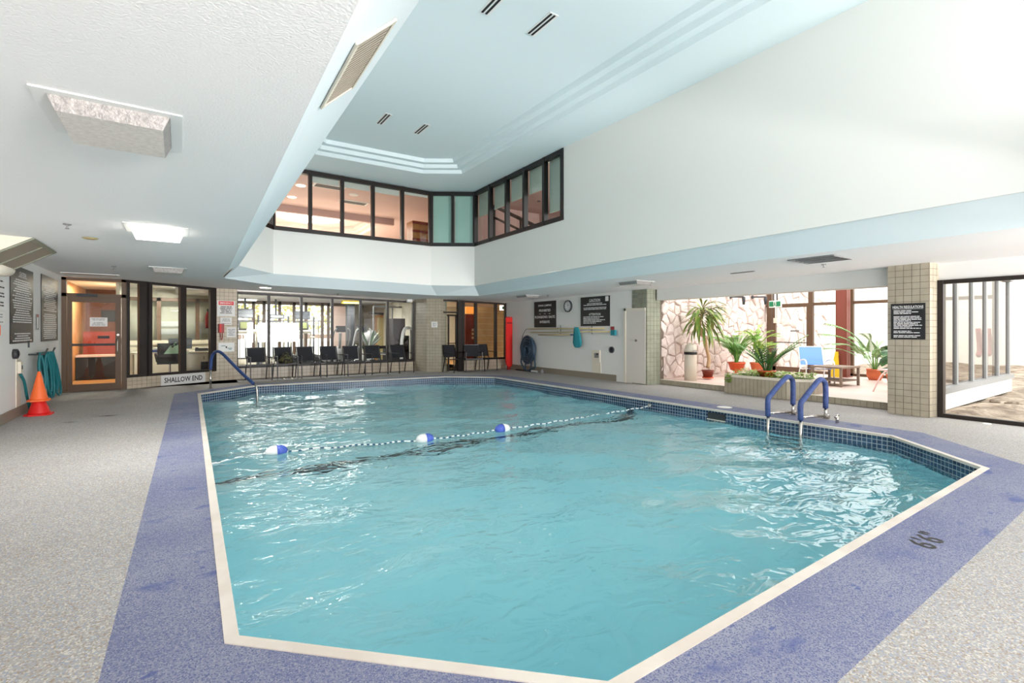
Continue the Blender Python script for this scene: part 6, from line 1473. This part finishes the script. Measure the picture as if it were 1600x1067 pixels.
# ---- lobby behind the right windows
struct(MB().box((6.9, 14.35, -.05), (12.5, 20, 0)).build('floor_lobby', M['wood'], origin=(0, 0, 0)))
struct(MB().box((6.9, 14.3, 2.40), (12.5, 20, 2.46)).build('ceiling_lobby', M['ceil'], origin=(0, 0, 0)))
struct(MB().box((6.9, 19.9, 0), (12.5, 20, 2.4)).build('wall_lobby_far', M['gymwall'], origin=(0, 0, 0)))
struct(MB().box((12.4, 14.3, 0), (12.5, 20, 2.4)).build('wall_lobby_right', M['gymwall'], origin=(0, 0, 0)))
yS = 15.6
for x0_, x1_, lab in ((744, 773, 'tan folding screen behind the middle lobby pane'), (775, 797, 'paler tan screen behind the lobby pane next to the rescue board')):
    a_, b_ = PY(x0_ - 1, 530, yS), PY(x1_, 530, yS + .0); t = thing('folding_screen', lab, 'screen', ((a_.x + b_.x) / 2, yS, 0)); MB().box((a_.x, yS, 0), (b_.x, yS + .05, 2.2)).build('panel', M['tanwall'], t)
    for k in range(9): MB().box((a_.x + .05, yS - .02, .25 + k * .22), (b_.x - .05, yS, .27 + k * .22)).build('seam', M['pole'], t)
a_, b_ = PY(727, 530, 16.5), PY(741, 530, 16.5); t = thing('lobby_door', 'red-brown wooden door with warm lamp above, inside the lobby', 'door', ((a_.x + b_.x) / 2, 16.5, 0)); MB().box((a_.x, 16.5, 0), (b_.x + .2, 16.56, 1.95)).build('leaf', M['redwood'], t); MB().box((a_.x - .02, 16.42, 1.98), (b_.x + .2, 16.5, 2.25)).build('lamp_box', mat('warm_lamp', (255, 176, 84), .5, emit=((255, 160, 70), .9)), t)
b = MB(); 
for k in range(3): b.box((b_.x - .12, 16.48, 1.0 + k * .15), (b_.x - .03, 16.5, 1.1 + k * .15))
b.build('notices', M['paper'], t)
q = PY(786, 481, 14.6); t = thing('lobby_exit_sign', 'small illuminated exit sign behind the lobby window', 'sign', q); MB().box((q.x - .13, 14.58, q.z - .09), (q.x + .13, 14.63, q.z + .09)).build('casing', M['lit'], t); MB().box((q.x - .05, 14.572, q.z - .05), (q.x + .06, 14.58, q.z + .05)).build('green_panel', M['green'], t)
area_light('lobby_lamp', (8.3, 15.0, 2.35), (0, 0, 0), 1.2, .3, 70, (1, .88, .72)); area_light('lobby_lamp', (8, 18, 2.35), (0, 0, 0), 1.5, .5, 90, (1, .93, .8))
# ================================================================== UPPER LEVEL WINDOWS AND ROOM
ZS, ZT = SILL, ZUP - .01
def upglz(name, i, j, posts, shades, m='bronze'):
    p, q = UPPER[i], UPPER[j]; P, Q = Vector(p + (0,)), Vector(q + (0,)); L = (Q - P).length; d = (Q - P).normalized(); n_ = Vector((-d.y, d.x, 0))  # outward
    w = bpy.data.objects.new(name, None); COL.objects.link(w); w.location = P; w['kind'] = 'structure'; WL[w.name] = P
    o_ = n_ * .03 if True else 0
    cen = Vector((3.9, 6.5, 0)); n_ = n_ if n_.dot(P - cen) > 0 else -n_; o_ = n_ * .03
    MB().bar(P + Zv * (ZS + .05) + o_, Q + Zv * (ZS + .05) + o_, .1, .1).build('sill_bar', M[m], w); MB().bar(P + Zv * (ZT - .05) + o_, Q + Zv * (ZT - .05) + o_, .1, .1).build('head_bar', M[m], w)
    fs = [0.0] + posts + [1.0]
    for f_ in fs:
        c = P + d * L * f_ + o_; MB().obox(c + Zv * (ZS + ZT) / 2, d * (.04 if 0 < f_ < 1 else .05), n_ * .06, Zv * (ZT - ZS) / 2).build('mullion', M[m], w)
    for k, (f0, f1) in enumerate(zip(fs[:-1], fs[1:])):
        a_, c = P + d * L * f0 + o_, P + d * L * f1 + o_; MB().quad(a_ + Zv * ZS, c + Zv * ZS, c + Zv * ZT, a_ + Zv * ZT).build('pane', M['glass'], w)
        if k in shades:
            hh_, ms, lab = shades[k]; a2, c2 = a_ + n_ * .1 + d * .05, c + n_ * .1 - d * .05
            t = thing('roller_shade', lab, 'blind', (a2 + c2) / 2 + Zv * (ZT - hh_))
            MB().obox((a2 + c2) / 2 + Zv * (ZT - hh_ / 2), (c2 - a2) / 2, n_ * .004, Zv * hh_ / 2).build('fabric', M[ms], t); MB().obox((a2 + c2) / 2 + Zv * (ZT - hh_ + .02), (c2 - a2) / 2, n_ * .012, Zv * .02).build('hem_bar', M[ms], t)
    return w
def uf(px, i, j): return fr(px, UPPER[i], UPPER[j])
upglz('window_9', 2, 3, [uf(px, 2, 3) for px in (485, 535, 583, 629)], {0: (.1, 'shade3', 'short rolled-up shade at the far left of the upper windows'), 1: (.24, 'shade3', 'short rolled-up shade in the second upper window'), 2: (.24, 'shade3', 'short rolled-up shade in the third upper window'), 3: (.24, 'shade3', 'short rolled-up shade in the fourth upper window'), 4: (.16, 'shade3', 'short rolled-up shade above the wooden cabinet')})
upglz('window_10', 3, 4, [.5], {0: (1.45, 'shade', 'full-length aqua shade in the left corner window upstairs'), 1: (1.45, 'shade', 'full-length aqua shade in the right corner window upstairs')}, 'blackm')
upglz('window_11', 4, 5, [uf(px, 4, 5) for px in (765, 791, 819, 850)], {0: (.72, 'shade2', 'half-drawn pale shade next to the aqua corner windows'), 1: (.68, 'shade2', 'pale shade in the second window of the right upper row'), 2: (.66, 'shade2', 'pale shade in the third window of the right upper row'), 3: (.66, 'shade2', 'pale shade in the fourth window of the right upper row'), 4: (1.28, 'shade2', 'long pale shade in the last upper window by the blank wall')}, 'blackm')
upglz('window_12', 1, 2, [.5], {}, 'bronze')
# upper room
struct(MB().box((-3, 13.75, 3.55), (12, 24, 3.65)).build('floor_upper_room', M['gymwall'], origin=(0, 0, 0)))
ZC2 = 5.36
OV = (4.1, 19.6); ovr = [(OV[0] + 1.7 * math.cos(2 * PI * k / 40), OV[1] + .95 * math.sin(2 * PI * k / 40)) for k in range(40)]
trr = [(1.6, 17.7), (5.4, 17.7), (6.3, 18.6), (6.3, 20.8), (5.4, 21.7), (1.6, 21.7), (.7, 20.8), (.7, 18.6)]
rg = region([(-4, 12.9), (7.3, 12.9), (7.3, 13.7), (12, 13.7), (12, 24), (-4, 24)], [trr], lambda x, y: ZC2, 3); rg.f = [f[::-1] for f in rg.f]
b = MB().add(rg.v, rg.f); cur = trr; z = ZC2
for k in range(3):
    up = z + .12; nn = insetp(cur, .16)
    b.add([(x, y, z) for x, y in cur] + [(x, y, up) for x, y in cur] + [(x, y, up) for x, y in nn], [(i, (i + 1) % 8, 8 + (i + 1) % 8, 8 + i) for i in range(8)] + [(8 + i, 8 + (i + 1) % 8, 16 + (i + 1) % 8, 16 + i) for i in range(8)]); cur = nn; z = up
b.add([(x, y, z) for x, y in cur], [tuple(range(8))]); struct(b.build('ceiling_upper_room', M['pinkceil'], origin=(0, 0, 0)))
t = thing('oval_ceiling_light', 'glowing oval ceiling light in the upper room', 'ceiling light', (OV[0], OV[1], z)); MB().prism([(OV[0] + 1.15 * math.cos(2 * PI * k / 40), OV[1] + 1.2 * math.sin(2 * PI * k / 40)) for k in range(40)], z - .05, z - .01).build('panel', M['lit'], t)
b = MB()
for k in range(40):
    a0, a1 = 2 * PI * k / 40, 2 * PI * (k + 1) / 40; b.quad(*[(OV[0] + r_ * math.cos(a), OV[1] + r_ * 1.04 * math.sin(a), z - .06) for r_, a in ((1.15, a0), (1.15, a1), (1.26, a1), (1.26, a0))])
b.build('rim', M['white'], t)
struct(MB().box((-4, 23, 3.6), (12, 23.1, ZC2)).build('wall_upper_far', M['pinkceil'], origin=(0, 0, 0)))
struct(MB().box((-1.2, 16.9, ZC2 - .22), (6.4, 17.05, ZC2 + .01)).build('trim_3', M['pinkceil2'], origin=(0, 0, 0)))
for px, py, lab in ((514, 291, 'nearer square vent in the pink upper-room ceiling'), (553, 316, 'further square vent in the pink upper-room ceiling')):
    q = PZ(px + 6, py, ZC2); q = PZ(px, py, ZC2); t = thing('ceiling_vent', lab, 'air vent', (q.x, q.y, ZC2)); MB().box((q.x - .42, q.y - .2, ZC2 - .02), (q.x + .42, q.y + .2, ZC2 - .002)).build('frame', M['white'], t); MB().box((q.x - .36, q.y - .14, ZC2 - .025), (q.x + .36, q.y + .14, ZC2 - .02)).build('louvre', M['dgrey'], t)
for px, py, lab in ((470, 290, 'round downlight nearer the glass in the upper room'), (456, 308, 'round downlight further into the upper room')):
    q = PZ(px, py, ZC2); tag(MB().lathe([(0, -.012), (.1, -.012), (.13, -.001), (0, -.001)], (q.x, q.y, ZC2), 18).build('downlight', M['downlight']), lab, 'downlight')
q = PZ(553, 304, ZC2); tag(MB().lathe([(.05, -.02), (.12, -.02), (.15, -.001), (0, -.001)], (q.x, q.y, ZC2), 20).build('ceiling_speaker', M['white']), 'round white ceiling speaker between the two upper vents', 'speaker')
q = PY(655, 360, 14.6); t = thing('wooden_cabinet', 'wooden slatted cabinet in the corner of the upper room', 'cabinet', (q.x, 14.9, 3.65)); x0_, x1_ = PY(645, 360, 14.6).x, PY(672, 360, 14.6).x
MB().box((x0_, 14.6, 3.65), (x1_, 15.1, PY(650, 345, 14.6).z)).build('body', M['wood'], t)
for k in range(4): MB().box((x0_ - .02, 14.56, 3.95 + k * .27), (x1_ + .02, 14.6, 4.02 + k * .27)).build('shelf_edge', M['redwood'], t)
ul = area_light('upper_room_lamp', (4.1, 19.6, 5.62), (0, 0, 0), 2.3, 2.4, 300, (1, .9, .87)); ul.data.shape = 'ELLIPSE' 
struct(MB().box((7.1, 13.62, 3.6), (12, 13.7, 5.5)).build('wall_side_room_far', M['pinkceil2'], origin=(0, 0, 0)))
struct(MB().box((11.95, 13.7, 3.6), (12, 24, 5.5)).build('wall_upper_right', M['pinkceil'], origin=(0, 0, 0)))
struct(MB().box((-3.05, 13, 3.6), (-3, 24, 5.5)).build('wall_upper_left', M['pinkceil'], origin=(0, 0, 0)))
# side room behind the right upper windows
struct(MB().box((7.2, 7.5, 3.55), (12, 13.2, 3.65)).build('floor_side_room', M['gymwall'], origin=(0, 0, 0)))
struct(MB().box((7.12, 7.5, 5.45), (12, 14, 5.5)).build('ceiling_side_room', M['pinkceil2'], origin=(0, 0, 0)))
struct(MB().box((10.5, 7.5, 3.6), (10.6, 14, 5.5)).build('wall_side_room', M['pinkceil2'], origin=(0, 0, 0)))
t = thing('stair_handrail', 'black sloping handrail seen through the right upper windows', 'handrail', (8.2, 10.5, 3.65))
p0, p1 = PX(772, 322, 8.0), PX(855, 362, 8.0); MB().bar(p0, p1, .06, .09).build('rail', M['blackm'], t); MB().bar(p0 - Zv * .35, p1 - Zv * .3, .05, .06).build('lower_rail', M['blackm'], t)
for f_ in (0, .3, .55, .8): q = p0.lerp(p1, f_); MB().box((q.x - .03, q.y - .04, 3.65), (q.x + .03, q.y + .04, q.z)).build('baluster', M['blackm'], t)
area_light('side_room_lamp', (8.8, 10.5, 5.35), (0, 0, 0), 2, .5, 14, (1, .82, .74))
for px, py, lab in ((842, 314, 'tiny dark ceiling spot in the side room'), (838, 343, 'second tiny ceiling spot in the side room')):
    q = PZ(px, py, 5.44); q = PX(px, py, 8.6); z_ = 5.45; q = PZ(px, py, 5.45); tag(MB().lathe([(0, -.02), (.05, -.02), (.06, -.001), (0, -.001)], (q.x, q.y, 5.45), 12).build('ceiling_spot', M['dgrey']), lab, 'ceiling spot')
